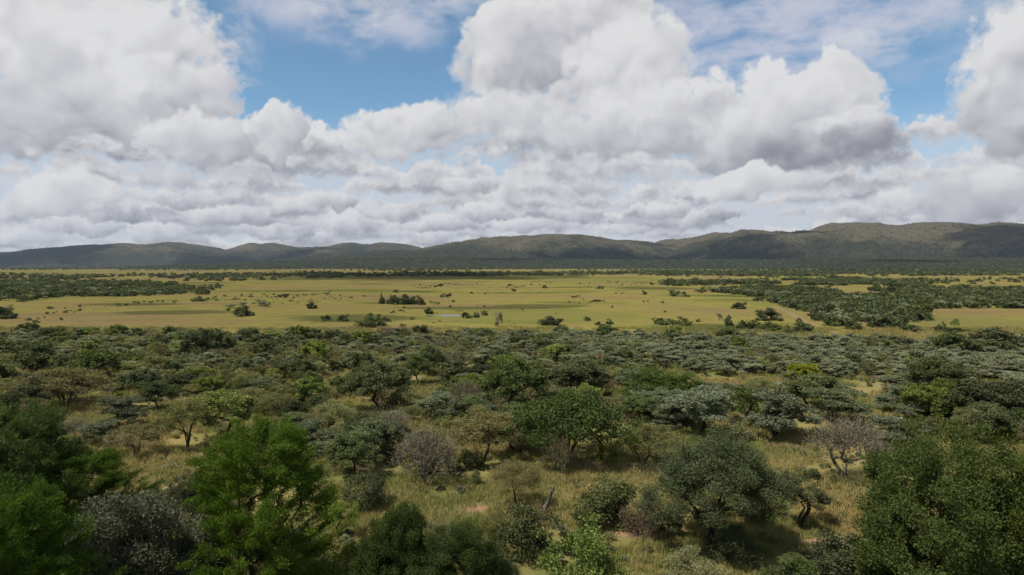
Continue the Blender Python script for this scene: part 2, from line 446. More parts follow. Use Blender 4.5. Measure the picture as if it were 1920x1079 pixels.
def leaf_quads(c, ax, size, aspect, r):
    """rhombic leaves at c, their long axis along ax"""
    n = len(c)
    ax = ax / (np.linalg.norm(ax, axis=1)[:, None] + 1e-9)
    rv = r.normal(size=(n, 3)); w = np.cross(ax, rv); w /= np.linalg.norm(w, axis=1)[:, None] + 1e-9
    L_ = (size * r.uniform(0.65, 1.25, n))[:, None]; B = L_ * aspect
    fold = np.cross(ax, w) * L_ * 0.12
    v = np.stack([c - ax * L_ * .5, c + w * B * .5 + fold, c + ax * L_ * .5, c - w * B * .5 + fold], 1).reshape(-1, 3)
    f = np.arange(4 * n).reshape(n, 4)
    return v, f

SPEC = {  # shape, clumps, clump radius (of width), leaf aspect, cover, trunk: stems, thickness, fork height, leaf material, bark
 'feather': ('feather', 300, 0.082, 0.20, 4.2, 2, 0.15, 0.30, 'feather', BARK),
 'grey':    ('full', 230, 0.060, 0.55, 4.6, 4, 0.10, 0.15, 'grey', BARK),
 'dark':    ('round', 150, 0.072, 0.5, 3.6, 2, 0.14, 0.26, 'dark', BARK),
 'broad':   ('full', 330, 0.056, 0.6, 4.8, 3, 0.15, 0.2, 'broad', BARK),
 'flat':    ('dome', 250, 0.060, 0.5, 5.2, 3, 0.14, 0.35, 'flat', BARK),
 'bare':    ('vase', 75, 0.11, 0.03, 0.0, 4, 0.12, 0.22, 'bare', DEAD),
 'thorn':   ('umbrella', 80, 0.085, 0.25, 0.95, 4, 0.10, 0.34, 'thorn', BARK),
 'silver':  ('layered', 150, 0.062, 0.35, 2.5, 3, 0.11, 0.28, 'silver', BARK),
 'lime':    ('round', 85, 0.075, 0.55, 1.9, 2, 0.11, 0.32, 'lime', BARK),
 'bush':    ('bush', 60, 0.10, 0.5, 2.4, 4, 0.05, 0.12, 'dark', BARK),
 'oak':     ('globe', 280, 0.062, 0.5, 4.6, 3, 0.16, 0.2, 'deep', BARK),
 'open':    ('round', 50, 0.075, 0.5, 1.8, 3, 0.12, 0.34, 'dark', BARK),
 'clump':   ('bush', 80, 0.085, 0.5, 3.0, 4, 0.12, 0.15, 'dark', BARK),
 'olive':   ('bush', 50, 0.12, 0.28, 1.3, 5, 0.05, 0.15, 'thorn', BARK),
 'brown':   ('bush', 48, 0.12, 0.30, 1.1, 5, 0.05, 0.15, 'brown', DEAD),
 'green':   ('bush', 50, 0.105, 0.5, 2.0, 4, 0.04, 0.12, 'lime', BARK),
 'twig':    ('bush', 34, 0.15, 0.03, 0.0, 6, 0.05, 0.15, 'bare', DEAD),
 'sapling': ('column', 30, 0.20, 0.4, 2.0, 1, 0.04, 0.2, 'dark', BARK),
 'yellow':  ('round', 90, 0.075, 0.5, 2.4, 2, 0.13, 0.3, 'yellow', BARK),
}
NOMINAL = {'feather': (8, 9), 'grey': (6, 5), 'dark': (6, 5.2), 'broad': (8, 7), 'flat': (9, 5.5), 'bare': (5.2, 4.3), 'thorn': (5.6, 4.2), 'silver': (5.5, 4.0),
           'lime': (4.6, 4.4), 'bush': (3.2, 2.5), 'olive': (3.2, 2.2), 'brown': (3.0, 2.0), 'green': (2.6, 2.0), 'twig': (2.8, 2.0), 'sapling': (1.2, 2.2), 'yellow': (4.6, 4.6), 'clump': (6, 4), 'oak': (7, 6.5), 'open': (4.2, 4.6)}
LODLEAF = (0.13, 0.24, 0.46, 1.0)

def plant_meshes(k, seed, lod):
    shape, nc, cr_, asp, cover, stems, thick, fork, lm, bark = SPEC[k]
    W, H = NOMINAL[k]
    if k == 'silver' and lod < 2: lm = 'silver_near'
    r = np.random.default_rng(seed)
    nc = int(nc * (1.35, 1.0, 0.62, 0.3)[lod])
    pts, flatn = envelope(shape, nc, r, W, H)
    trunk = limb_mesh(k + '_trunk', pts[: (nc if lod < 2 else min(nc, 26))], stems, r, H, bark, thick, (6, 5, 4, 3)[lod], fork)
    rc = W * cr_ * (1.0, 1.05, 1.15, 1.4)[lod]
    if cover == 0:                                   # twigs without leaves
        per = (46, 34, 18, 8)[lod]; n = nc * per
        c = np.repeat(pts, per, 0) + r.normal(0, rc * 0.75, (n, 3)) * [1, 1, 0.7]
        out = c - np.array([0, 0, H * 0.25]); out /= np.linalg.norm(out, axis=1)[:, None] + 1e-9
        ax = out + r.normal(0, 0.55, (n, 3)) + [0, 0, 0.25]
        size = W * 0.115; wid = (0.020, 0.030, 0.06, 0.12)[lod] / size
        v, f = leaf_quads(c, ax, size, wid, r)
        tint = np.repeat(np.clip(r.normal(0.5, 0.2, n), 0, 1), 4)
        v2, f2 = [], []
        extra = int(nc * (60, 30, 12, 3)[lod])         # a few leaves that are left
        ls = LODLEAF[lod] * 0.6
        c2 = pts[r.integers(0, nc, extra)] + r.normal(0, rc * 0.8, (extra, 3))
        v2, f2 = leaf_quads(c2, r.normal(size=(extra, 3)), ls, 0.5, r)
        crown = mesh_from(k + '_crown', np.concatenate([v, v2]), np.concatenate([f, f2 + len(v)]), LEAF[lm], tint=np.concatenate([tint, np.full(len(v2), 0.3)]))
        crown.materials.append(LEAF['thorn'])
        mi = np.zeros(len(f) + len(f2), dtype=np.int32); mi[len(f):] = 1
        crown.polygons.foreach_set('material_index', mi)
        return trunk, crown
    ls = LODLEAF[lod]
    if k in ('feather',): ls *= 1.75
    if k in ('grey', 'oak'): ls *= 0.8
    if k == 'broad': ls *= 0.9
    area = 1.6 * math.pi * (W / 2) * (0.5 * (W / 2) + 0.55 * H)
    n = int(area * cover / (ls * ls * asp * 0.5))
    n = min(n, (110000, 18000, 3600, 420)[lod])
    wgt = r.uniform(0.4, 1.6, nc); cid = r.choice(nc, n, p=wgt / wgt.sum())
    off = r.normal(size=(n, 3)); off /= np.linalg.norm(off, axis=1)[:, None] + 1e-9
    off *= (r.random(n) ** 0.45)[:, None] * rc * 1.25; off[:, 2] *= flatn
    off[:, 2] += 0.12 * rc
    c = pts[cid] + off
    if shape == 'feather':                           # sprays that sweep outwards and up
        a = np.arctan2(pts[:, 1], pts[:, 0]); sd = np.stack([np.cos(a), np.sin(a), np.full(nc, 0.55)], 1) + r.normal(0, 0.35, (nc, 3))
        sd /= np.linalg.norm(sd, axis=1)[:, None]
        c = pts[cid] + sd[cid] * (r.random(n) * rc * 2.3 - rc * 0.4)[:, None] + r.normal(0, rc * 0.26, (n, 3)) * [1, 1, 0.5]
        ax = sd[cid] * 0.9 + r.normal(0, 0.55, (n, 3))
    else:
        ax = off / rc + r.normal(0, 0.7, (n, 3)); ax[:, 2] *= 0.6
    v, f = leaf_quads(c, ax, ls, asp, r)
    ct = r.normal(0.45, 0.2, nc)
    tint = np.clip(ct[cid] + r.normal(0, 0.22, n), 0, 1)
    return trunk, mesh_from(k + '_crown', v, f, LEAF[lm], tint=np.repeat(tint, 4))

_cache = {}
def plant_variant(k, i, lod):
    key = (k, i, lod)
    if key not in _cache: _cache[key] = plant_meshes(k, (zlib.crc32(k.encode()) + 977 * i + 31 * lod) % 100003, lod)
    return _cache[key]
_size = {}
def true_size(k, i, lod):
    """how wide and tall the plant's mesh really came out"""
    key = (k, i, lod)
    if key not in _size:
        me = plant_variant(*key)[1]; co = np.empty(len(me.vertices) * 3, dtype=np.float32); me.vertices.foreach_get('co', co); co = co.reshape(-1, 3)
        lo, hi = np.percentile(co, [1.0, 99.0], axis=0)
        _size[key] = (0.5 * (hi[0] - lo[0] + hi[1] - lo[1]), np.percentile(co[:, 2], 99.6))
    return _size[key]
NAME = {'feather': 'feathery_acacia_tree', 'grey': 'grey_leaved_bush', 'dark': 'round_crowned_tree', 'broad': 'broadleaf_bush', 'flat': 'flat_topped_tree', 'bare': 'bare_twiggy_tree',
        'thorn': 'olive_thorn_tree', 'silver': 'silver_thorn_tree', 'lime': 'light_green_tree', 'bush': 'dark_shrub', 'olive': 'olive_shrub', 'brown': 'brown_shrub', 'green': 'bright_shrub',
        'twig': 'twiggy_shrub', 'sapling': 'sapling', 'yellow': 'yellow_green_tree', 'clump': 'rounded_tree', 'oak': 'rounded_tree', 'open': 'forked_tree'}
SHRUBS = {'bush', 'olive', 'brown', 'green', 'twig', 'sapling'}
GROUP = 'trees and shrubs of the bushveld thicket'
def put_plant(k, x, y, w, h, label, var=None, lod=None, seed=0, group=GROUP):
    """one plant w metres wide and h metres tall with its foot at (x, y)"""
    d = math.hypot(x, y)
    if lod is None: lod = 0 if d < 62 else 1 if d < 125 else 2
    if var is None: var = seed % 3
    t, c = plant_variant(k, var, lod)
    e = link(NAME[k], None); e.empty_display_size = 0.5
    W, H = true_size(k, var, lod)
    e.location = (x, y, 0); e.scale = (w / W, w / W, h / H); e.rotation_euler = (0, 0, (seed * 2.399) % 6.283)
    link('trunk' if k not in SHRUBS else 'stem', t, e); link('crown' if k not in SHRUBS else 'foliage', c, e)
    tag(e, label, 'shrub' if k in SHRUBS else 'tree', group)
    return e

# ================================================================ the setting
def ellipse_mask(P2, px, py, rx, ry, wob, soft=0.35):
    """a patch of ground around the place seen at (px, py), rx by ry pixels there"""
    c = ground_at(px, py); l = ground_at(px - rx, py); f = ground_at(px, py - ry)
    ax, ay = abs(c[0] - l[0]), abs(f[1] - c[1])
    s = vm('MULTIPLY_ADD', P2, (1 / ax, 1 / ay, 0), (-c[0] / ax, -c[1] / ay, 0))
    return ss(vm('DOT_PRODUCT', s, s) + wob, 1.0, 1.0 - soft)
def grass_colours():
    g = node('ShaderNodeNewGeometry'); P = S(g.outputs['Position'])
    P2 = vm('MULTIPLY', P, (1, 1, 0))
    _, Y, _z = xyz(P)
    wide = noise(vm('MULTIPLY', P, (0.0028, 0.0075, 0)), 1.0, 4, 0.55)
    pat = noise(vm('MULTIPLY', P, (0.035, 0.05, 0)), 1.0, 5, 0.6)
    small = noise(P2, 0.5, 5, 0.65)
    wob = (noise(P2, 0.12, 3, 0.6) - 0.5) * 2.2
    straw, olive, green, brown = (0.225, 0.180, 0.066), (0.165, 0.152, 0.046), (0.108, 0.118, 0.032), (0.165, 0.122, 0.064)
    near = mixc(ss(pat + (small - 0.5) * 0.5, 0.36, 0.62), c4(green, 1.05), c4(straw))
    near = mixc(ss(small, 0.55, 0.75), near, c4(brown))
    near = mixc(ss(noise(P2, 0.085, 5, 0.65), 0.55, 0.66) * 0.75, near, (0.20, 0.145, 0.085, 1))
    near = mixc(ss(noise(vm('ADD', P2, (91, 13, 0)), 0.05, 4, 0.6), 0.54, 0.64) * 0.4, near, c4(green, 0.95))
    band = noise(vm('MULTIPLY', P, (0.0045, 0.013, 0)), 1.0, 6, 0.66)
    blot = noise(vm('MULTIPLY', P, (0.020, 0.016, 0)), 1.0, 5, 0.66)
    rmp = node('ShaderNodeValToRGB'); put(rmp.inputs[0], band + (blot - 0.5) * 0.45 + (wide - 0.5) * 0.5)
    els = rmp.color_ramp.elements; els[0].position = 0.36; els[0].color = (0.128, 0.102, 0.050, 1); els[1].position = 0.66; els[1].color = (0.058, 0.066, 0.022, 1)
    for p_, c_ in ((0.42, (0.152, 0.124, 0.052, 1)), (0.47, (0.146, 0.128, 0.043, 1)), (0.52, (0.160, 0.148, 0.044, 1)), (0.57, (0.118, 0.118, 0.034, 1)), (0.61, (0.090, 0.096, 0.028, 1))):
        e_ = els.new(p_); e_.color = c_
    field = S(rmp.outputs[0])
    field = mixc(ss(noise(P2, 0.11, 4, 0.7), 0.56, 0.66) * 0.5, field, c4(green, 0.65))
    near = vm('MULTIPLY', near, (1.12, 1.11, 1.16))
    X, _y, _z2 = xyz(P); west = ss(X / Y + (wide - 0.5) * 0.5, 0.02, -0.28)
    field = mixc(west, vm('MULTIPLY', field, (1.24, 1.16, 1.10)), vm('MULTIPLY', field, (1.06, 0.98, 0.98)))
    c = mixc(ss(Y, 165.0, 225.0), near, field)
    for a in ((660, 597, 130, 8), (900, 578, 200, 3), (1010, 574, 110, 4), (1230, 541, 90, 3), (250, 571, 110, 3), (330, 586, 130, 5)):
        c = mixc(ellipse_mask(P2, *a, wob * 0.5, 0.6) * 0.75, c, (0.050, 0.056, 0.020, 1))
    for a in ((1760, 600, 190, 16), (1000, 592, 260, 14), (1150, 525, 160, 6), (1500, 575, 90, 12)):
        c = mixc(ellipse_mask(P2, *a, wob * 0.5, 0.7) * 0.6, c, (0.130, 0.132, 0.038, 1))
    for a in ((895, 704, 60, 17), (1072, 737, 22, 26), (1410, 718, 70, 14), (25, 702, 40, 14), (1462, 720, 30, 15), (1850, 736, 34, 20), (750, 677, 70, 6), (300, 820, 60, 34), (1560, 955, 80, 60), (480, 640, 0.1, 0.1)):
        c = mixc(ellipse_mask(P2, *a, wob * 0.6, 0.6) * 0.75, c, (0.245, 0.178, 0.070, 1))
    return P, P2, small, wob, c
m_ground = new_mat('veld_ground')
P, P2, small, wob, c = grass_colours()
for a in ((893, 955, 44, 9), (1190, 1000, 55, 9), (1262, 998, 60, 7), (1555, 1018, 75, 10), (985, 652, 14, 3), (130, 760, 60, 7), (1240, 1006, 90, 6)):
    c = mixc(ellipse_mask(P2, *a, wob * 0.7, 0.5), c, mixc(ss(small, 0.3, 0.7), (0.33, 0.205, 0.110, 1), (0.24, 0.155, 0.083, 1)))
bs = node('ShaderNodeBsdfPrincipled'); put(bs.inputs['Base Color'], c); bs.inputs['Roughness'].default_value = 1.0; bs.inputs['Specular IOR Level'].default_value = 0.0
finish(bs.outputs[0])

ys = np.concatenate([np.linspace(-600, 300, 50), np.geomspace(320, 11500, 40)])
xs = np.concatenate([-np.geomspace(11500, 60, 26), np.linspace(-50, 50, 21), np.geomspace(60, 11500, 26)])
gx, gy = np.meshgrid(xs, ys)
gv = np.stack([gx, gy, np.zeros_like(gx)], -1).reshape(-1, 3)
ni, nj = gx.shape
ii, jj = np.meshgrid(np.arange(ni - 1), np.arange(nj - 1), indexing='ij')
def grid_faces(ni, nj):
    ii, jj = np.meshgrid(np.arange(ni - 1), np.arange(nj - 1), indexing='ij'); a = (ii * nj + jj).ravel()
    return np.stack([a, a + 1, a + nj + 1, a + nj], 1)
kind(link('ground', mesh_from('ground', gv, grid_faces(ni, nj), m_ground)), 'structure')

# ---------------------------------------------------------------- hills
def vnoise(x, y, seed):
    """value noise on a lattice, 0..1"""
    r = np.random.default_rng(seed); T = r.random((256, 256))
    x0, y0 = np.floor(x).astype(int), np.floor(y).astype(int); fx, fy = x - x0, y - y0
    fx = fx * fx * (3 - 2 * fx); fy = fy * fy * (3 - 2 * fy)
    g = lambda a, b: T[a % 256, b % 256]
    return (g(x0, y0) * (1 - fx) + g(x0 + 1, y0) * fx) * (1 - fy) + (g(x0, y0 + 1) * (1 - fx) + g(x0 + 1, y0 + 1) * fx) * fy
def fbm(x, y, seed, o=4):
    s, a, t = 0, 1.0, 0
    for i in range(o): s = s + a * vnoise(x * 2 ** i, y * 2 ** i, seed + i); t += a; a *= 0.5
    return s / t
RIDGES = [   # distance, front width, back width, crest as (x, y) in the photograph
 (7600, 1500, 1500, [(-700, 482), (-300, 476), (0, 479), (60, 471), (150, 464), (220, 457.5), (290, 461), (330, 455), (395, 465), (440, 473), (560, 484), (700, 492)]),
 (8200, 1400, 1500, [(340, 488), (415, 470), (455, 459), (500, 456), (540, 463), (570, 468), (610, 463), (650, 454), (700, 456), (760, 459), (800, 467), (900, 482)]),
 (5900, 1500, 1500, [(480, 497), (560, 484), (680, 474), (780, 470), (840, 461), (900, 449), (960, 446), (1010, 444), (1060, 440), (1110, 446), (1180, 452), (1230, 458), (1290, 470), (1400, 488)]),
 (6600, 1200, 1500, [(1100, 490), (1210, 462), (1270, 447), (1330, 438), (1400, 437), (1500, 446)]),
 (5600, 1500, 1200, [(1150, 497), (1230, 484), (1300, 458), (1360, 437), (1420, 431), (1500, 433), (1560, 440), (1700, 470)]),
 (6000, 1300, 1500, [(1440, 460), (1500, 436), (1550, 422), (1590, 417.5), (1640, 419), (1700, 425), (1800, 440)]),
 (4900, 1500, 1500, [(1330, 494), (1440, 474), (1520, 449), (1580, 433), (1650, 423), (1720, 421), (1800, 420), (1860, 422), (1920, 426), (2100, 440), (2500, 470)]),
 (4300, 1300, 900, [(300, 500), (500, 493), (640, 487), (800, 484), (1000, 487), (1200, 489), (1400, 488), (1700, 486), (2000, 484), (2400, 490)]),
]
def hill_height(X, Y):
    warp = (fbm(X / 700, Y / 700, 3) - 0.5)
    warp2 = (fbm(X / 330 + 9, Y / 520, 21) - 0.5)
    Hh = np.full(X.shape, -6.0)
    for (D_, wf, wb, crest) in RIDGES:
        cx = np.array([(p[0] - 960) / FPX * D_ for p in crest]); cz = np.array([CAM_H + (HORIZON - p[1]) / FPX * D_ for p in crest])
        depth = D_ + 260 * np.sin(X / 900.0 + D_)
        Xp = X * (D_ / np.maximum(depth, 1))
        z = np.interp(Xp, cx, cz, left=-40, right=-40)
        # round the corners of the crest line
        z = (z + np.interp(Xp - 70, cx, cz, left=-40, right=-40) + np.interp(Xp + 70, cx, cz, left=-40, right=-40)) / 3
        z = z * depth / D_
        u = depth - Y
        t = np.where(u > 0, u / (wf * (1 + 0.75 * warp2 + 0.45 * warp)), -u / wb)
        t = np.clip(t, 0, 1)
        s = 1 - t * t * (3 - 2 * t)
        Hh = np.maximum(Hh, z * s - 6 * (1 - s))
    rise = np.clip((Y - 2500) / 2500, 0, 1)
    body = np.clip(Hh / 150, 0, 1)
    rid = 1 - np.abs(fbm(X / 420, Y / 900, 33) * 2 - 1)
    Hh = Hh + body * (rid - 0.75) * 78 * np.clip((Hh) / 120, 0, 1) * 0.8 + body * (fbm(X / 150, Y / 150, 40) - 0.5) * 12
    return Hh
hx = np.linspace(-0.98, 0.98, 620); hy = np.geomspace(2550, 10400, 300)
HX, HY = np.meshgrid(hx, hy); HX = HX * HY * 1.05
HZ_ = hill_height(HX, HY)
m_hill = new_mat('hillside')
g = node('ShaderNodeNewGeometry'); P = S(g.outputs['Position']); _, _, pz_ = xyz(P)
n_big = noise(P, 0.0022, 4, 0.6); n_mid = noise(P, 0.012, 4, 0.65); n_sp = noise(P, 0.06, 3, 0.7)
grassy = ss(pz_ * 0.0016 + (n_big - 0.5) * 1.0 + (n_mid - 0.5) * 0.55, 0.20, 0.46)
c = mixc(grassy, (0.027, 0.030, 0.019, 1), (0.092, 0.078, 0.050, 1))
c = mixc(ss(n_sp, 0.50, 0.62) * 0.65, c, (0.028, 0.033, 0.018, 1))
c = mixc(ss(noise(P, 0.045, 2, 0.6), 0.54, 0.66) * 0.55, c, (0.085, 0.075, 0.052, 1))
d = node('ShaderNodeBsdfDiffuse'); put(d.inputs[0], c); finish(d.outputs[0])
kind(link('hills', mesh_from('hills', np.stack([HX, HY, HZ_], -1).reshape(-1, 3), grid_faces(*HX.shape), m_hill, smooth=True)), 'structure')

# ---------------------------------------------------------------- pond and track
def flat_patch(name, outline, z, mat):
    n = len(outline); v = np.array([[p[0], p[1], z] for p in outline])
    cc = v.mean(0); v = np.vstack([v, cc[None]])
    f = np.stack([np.arange(n), (np.arange(n) + 1) % n, np.full(n, n)], 1)
    return kind(link(name, mesh_from(name, v, f, mat)), 'structure')
m_water = new_mat('pond_water')
b_ = node('ShaderNodeBsdfPrincipled'); b_.inputs['Base Color'].default_value = (0.05, 0.055, 0.05, 1); b_.inputs['Roughness'].default_value = 0.16; b_.inputs['IOR'].default_value = 1.33
bm_ = node('ShaderNodeBump'); bm_.inputs['Strength'].default_value = 0.05
gg = node('ShaderNodeNewGeometry'); put(bm_.inputs['Height'], noise(S(gg.outputs['Position']), 1.2, 2, 0.5)); TREE.links.new(bm_.outputs[0], b_.inputs['Normal'])
finish(b_.outputs[0])
for (cx, cy, rx, ry) in ((846, 592, 22, 2.0), (806, 592.8, 9, 0.9)):
    out = [ground_at(cx + rx * math.cos(a) * (1 + 0.18 * math.sin(3 * a + cx)), cy + ry * math.sin(a) * (1 + 0.15 * math.cos(2 * a))) for a in np.linspace(0, 2 * math.pi, 40, endpoint=False)]
    flat_patch('pond', out, 0.02, m_water)
m_dirt = new_mat('sandy_dirt')
gg = node('ShaderNodeNewGeometry'); n_ = noise(S(gg.outputs['Position']), 0.4, 4, 0.6)
d = node('ShaderNodeBsdfDiffuse'); put(d.inputs[0], mixc(n_, (0.25, 0.18, 0.095, 1), (0.19, 0.145, 0.07, 1))); finish(d.outputs[0])
def strip(name, pix, width, mat, z=0.03, wob=0.35):
    c = np.array([ground_at(*p)[:2] for p in pix]); t = np.linspace(0, len(c) - 1, len(c) * 8)
    x = np.interp(t, np.arange(len(c)), c[:, 0]); y = np.interp(t, np.arange(len(c)), c[:, 1])
    k = np.ones(7) / 7; xp = np.convolve(np.pad(x, 3, 'edge'), k, 'valid'); yp = np.convolve(np.pad(y, 3, 'edge'), k, 'valid')
    tx, ty = np.gradient(xp), np.gradient(yp); ln = np.hypot(tx, ty) + 1e-9; nx_, ny_ = -ty / ln, tx / ln
    w1 = width * (1 + wob * np.sin(t * 3.1)) / 2; w2 = width * (1 + wob * np.cos(t * 2.3)) / 2
    v = np.concatenate([np.stack([xp + nx_ * w1, yp + ny_ * w1, np.full_like(xp, z)], 1), np.stack([xp - nx_ * w2, yp - ny_ * w2, np.full_like(xp, z)], 1)])
    n = len(xp); a = np.arange(n - 1)
    return kind(link(name, mesh_from(name, v, np.stack([a, a + 1, a + 1 + n, a + n], 1), mat)), 'structure')
strip('dirt_track', [(1449, 573), (1462, 580), (1482, 588), (1500, 598), (1520, 607), (1545, 616), (1575, 627)], 1.9, m_dirt)
strip('gravel_road', [(0, 527.2), (60, 526.8), (120, 526.6), (190, 527)], 14, m_dirt, z=0.03, wob=0.2)

# ---------------------------------------------------------------- instanced masses
LIB = bpy.data.collections.new('plant_library')
def join_meshes(name, meshes):
    V_, F_, M_, T_, mats, off = [], [], [], [], [], 0
    for me in meshes:
        n = len(me.vertices); co = np.empty(n * 3, dtype=np.float32); me.vertices.foreach_get('co', co)
        li = np.empty(len(me.loops), dtype=np.int32); me.loops.foreach_get('vertex_index', li)
        V_.append(co.reshape(-1, 3)); F_.append(li.reshape(-1, 4) + off); off += n
        mi = np.zeros(len(me.polygons), dtype=np.int32); me.polygons.foreach_get('material_index', mi)
        M_.append(mi + len(mats)); mats += list(me.materials)
        if 'tint' in me.attributes:
            t = np.empty(n, dtype=np.float32); me.attributes['tint'].data.foreach_get('value', t)
        else: t = np.zeros(n)
        T_.append(t)
    out = mesh_from(name, np.concatenate(V_), np.concatenate(F_), None, tint=np.concatenate(T_))
    for m in mats: out.materials.append(m)
    out.polygons.foreach_set('material_index', np.concatenate(M_))
    return out
def scatter(name, pts, rot, scl, idx, meshes, label=None, cat=None):
    """points that carry copies of the meshes: an uncountable mass, kept as one object"""
    c = bpy.data.collections.new(name + '_source')
    for i, me in enumerate(meshes):
        c.objects.link(bpy.data.objects.new('%s_source_%03d' % (name, i), me))
    me = bpy.data.meshes.new(name); n = len(pts)
    me.vertices.add(n); me.vertices.foreach_set('co', np.asarray(pts, dtype=np.float32).ravel())
    a = me.attributes.new('turn', 'FLOAT_VECTOR', 'POINT'); a.data.foreach_set('vector', np.asarray(rot, dtype=np.float32).ravel())
    a = me.attributes.new('size', 'FLOAT_VECTOR', 'POINT'); a.data.foreach_set('vector', np.asarray(scl, dtype=np.float32).ravel())
    a = me.attributes.new('which', 'INT', 'POINT'); a.data.foreach_set('value', np.asarray(idx, dtype=np.int32))
    o = link(name, me); kind(o, 'stuff')
    ng = bpy.data.node_groups.new(name + '_nodes', 'GeometryNodeTree')
    ng.interface.new_socket('Geometry', in_out='INPUT', socket_type='NodeSocketGeometry')
    ng.interface.new_socket('Geometry', in_out='OUTPUT', socket_type='NodeSocketGeometry')
    N = ng.nodes; gi, go = N.new('NodeGroupInput'), N.new('NodeGroupOutput')
    ip = N.new('GeometryNodeInstanceOnPoints'); ci = N.new('GeometryNodeCollectionInfo')
    ci.inputs['Collection'].default_value = c; ci.inputs['Separate Children'].default_value = True; ci.inputs['Reset Children'].default_value = True
    ip.inputs['Pick Instance'].default_value = True
    def named(nm, ty):
        q_ = N.new('GeometryNodeInputNamedAttribute'); q_.data_type = ty; q_.inputs['Name'].default_value = nm
        return q_.outputs['Attribute']
    Lk = ng.links.new
    Lk(gi.outputs[0], ip.inputs['Points']); Lk(ci.outputs[0], ip.inputs['Instance'])
    Lk(named('which', 'INT'), ip.inputs['Instance Index']); Lk(named('turn', 'FLOAT_VECTOR'), ip.inputs['Rotation']); Lk(named('size', 'FLOAT_VECTOR'), ip.inputs['Scale'])
    Lk(ip.outputs[0], go.inputs[0])
    md = o.modifiers.new('scatter', 'NODES'); md.node_group = ng
    if label: o['label'] = label
    return o
def turns(n): return np.stack([np.zeros(n), np.zeros(n), rng.uniform(0, 6.283, n)], 1)

# far trees: a light crown of big leaf clumps on a short stem
far_meshes = []
for i, k in enumerate(['clump', 'clump', 'silver', 'clump', 'dark', 'clump']):
    me = join_meshes('far_tree', plant_variant(k, i, 3)); far_meshes.append(me)
FAR_SIZE = [NOMINAL[k] for k in ['clump', 'clump', 'silver', 'clump', 'dark', 'clump']]
def inside(poly, x, y):
    poly = np.asarray(poly); n = len(poly); r_ = np.zeros(len(x), dtype=bool)
    for i in range(n):
        x1, y1 = poly[i]; x2, y2 = poly[(i + 1) % n]
        cnd = ((y1 > y) != (y2 > y)) & (x < (x2 - x1) * (y - y1) / (y2 - y1 + 1e-12) + x1)
        r_ ^= cnd
    return r_
def region_points(pixpoly, spacing):
    """ground points, about spacing metres apart, in the region outlined in the photograph"""
    w = np.array([ground_at(*p)[:2] for p in pixpoly]); lo, hi = w.min(0), w.max(0)
    n = int((hi[0] - lo[0]) * (hi[1] - lo[1]) / spacing ** 2)
    x, y = rng.uniform(lo[0], hi[0], n), rng.uniform(lo[1], hi[1], n)
    m = inside(w, x, y); x, y = x[m], y[m]
    u, v = to_px(x, y); m = (u > -300) & (u < 2220)
    return x[m], y[m]
wx, wy, ws = [], [], []
def wood(poly, spacing, size, thin=0.0, sc_=60.0):
    x, y = region_points(poly, spacing)
    if thin: 
        m = fbm(x / sc_ + 50, y / (sc_ * 1.8) + 50, 77, 3) > thin; x, y = x[m], y[m]
    wx.append(x); wy.append(y); ws.append(rng.uniform(0.75, 1.3, len(x)) * size)
wood([(1300, 549), (1420, 541), (1440, 528), (1560, 521), (1700, 530), (1760, 545), (1990, 543), (1990, 579), (1740, 580), (1735, 600), (1690, 616), (1640, 624), (1560, 616), (1505, 585), (1450, 568), (1370, 560)], 4.6, 0.82, 0.43, 62)
wood([(1235, 531), (1440, 527), (1450, 534), (1240, 538)], 8, 0.95, 0.34)
wood([(1640, 526), (1990, 522), (1990, 536), (1700, 537)], 16, 0.9, 0.45)
wood([(-70, 529), (330, 531), (345, 552), (250, 557), (120, 556), (60, 566), (-70, 568)], 5.5, 0.85, 0.34, 50)
wood([(330, 540), (420, 536), (400, 552), (345, 555)], 9, 0.8, 0.45)
wood([(-70, 516), (640, 514), (640, 522), (420, 528), (-70, 529)], 17, 1.15, 0.50, 120)
wood([(560, 514), (1300, 511), (1300, 515.5), (900, 518.5), (560, 520)], 17, 1.2, 0.44, 130)
wood([(1200, 510), (1990, 509), (1990, 517), (1500, 519), (1200, 517)], 17, 1.15, 0.36, 150)
wood([(-70, 501.8), (1990, 501.8), (1990, 509), (-70, 511)], 42, 1.35, 0.40, 420)
wood([(1240, 516), (1560, 512), (1560, 522), (1240, 523)], 24, 1.0, 0.5)
X_, Y_, S_ = map(np.concatenate, (wx, wy, ws)); n = len(X_)
scatter('valley_woods', np.stack([X_, Y_, np.zeros(n)], 1), turns(n), np.stack([S_, S_, S_ * rng.uniform(0.75, 1.1, n)], 1), rng.integers(0, 6, n), far_meshes, 'dark bushy woodland spread across the valley floor below the hills')
# low scrub dotted over the open field
xs_, ys_ = region_points([(-70, 575), (400, 556), (700, 532), (1200, 528), (1420, 566), (1540, 618), (1300, 630), (980, 624), (480, 622), (-70, 626)], 7.0)
k_ = fbm(xs_ / 38, ys_ / 60 + 3, 17, 3); m = k_ > 0.66; xs_, ys_ = xs_[m], ys_[m]; n = len(xs_); S_ = 0.07 + 0.33 * rng.random(n) ** 2.2
print('SCRUB', n)
scatter('field_scrub_undergrowth', np.stack([xs_, ys_, np.zeros(n)], 1), turns(n), np.stack([S_, S_, S_ * 0.8], 1), rng.integers(0, 6, n), far_meshes, 'tiny low scrub dotted over the open yellow field')
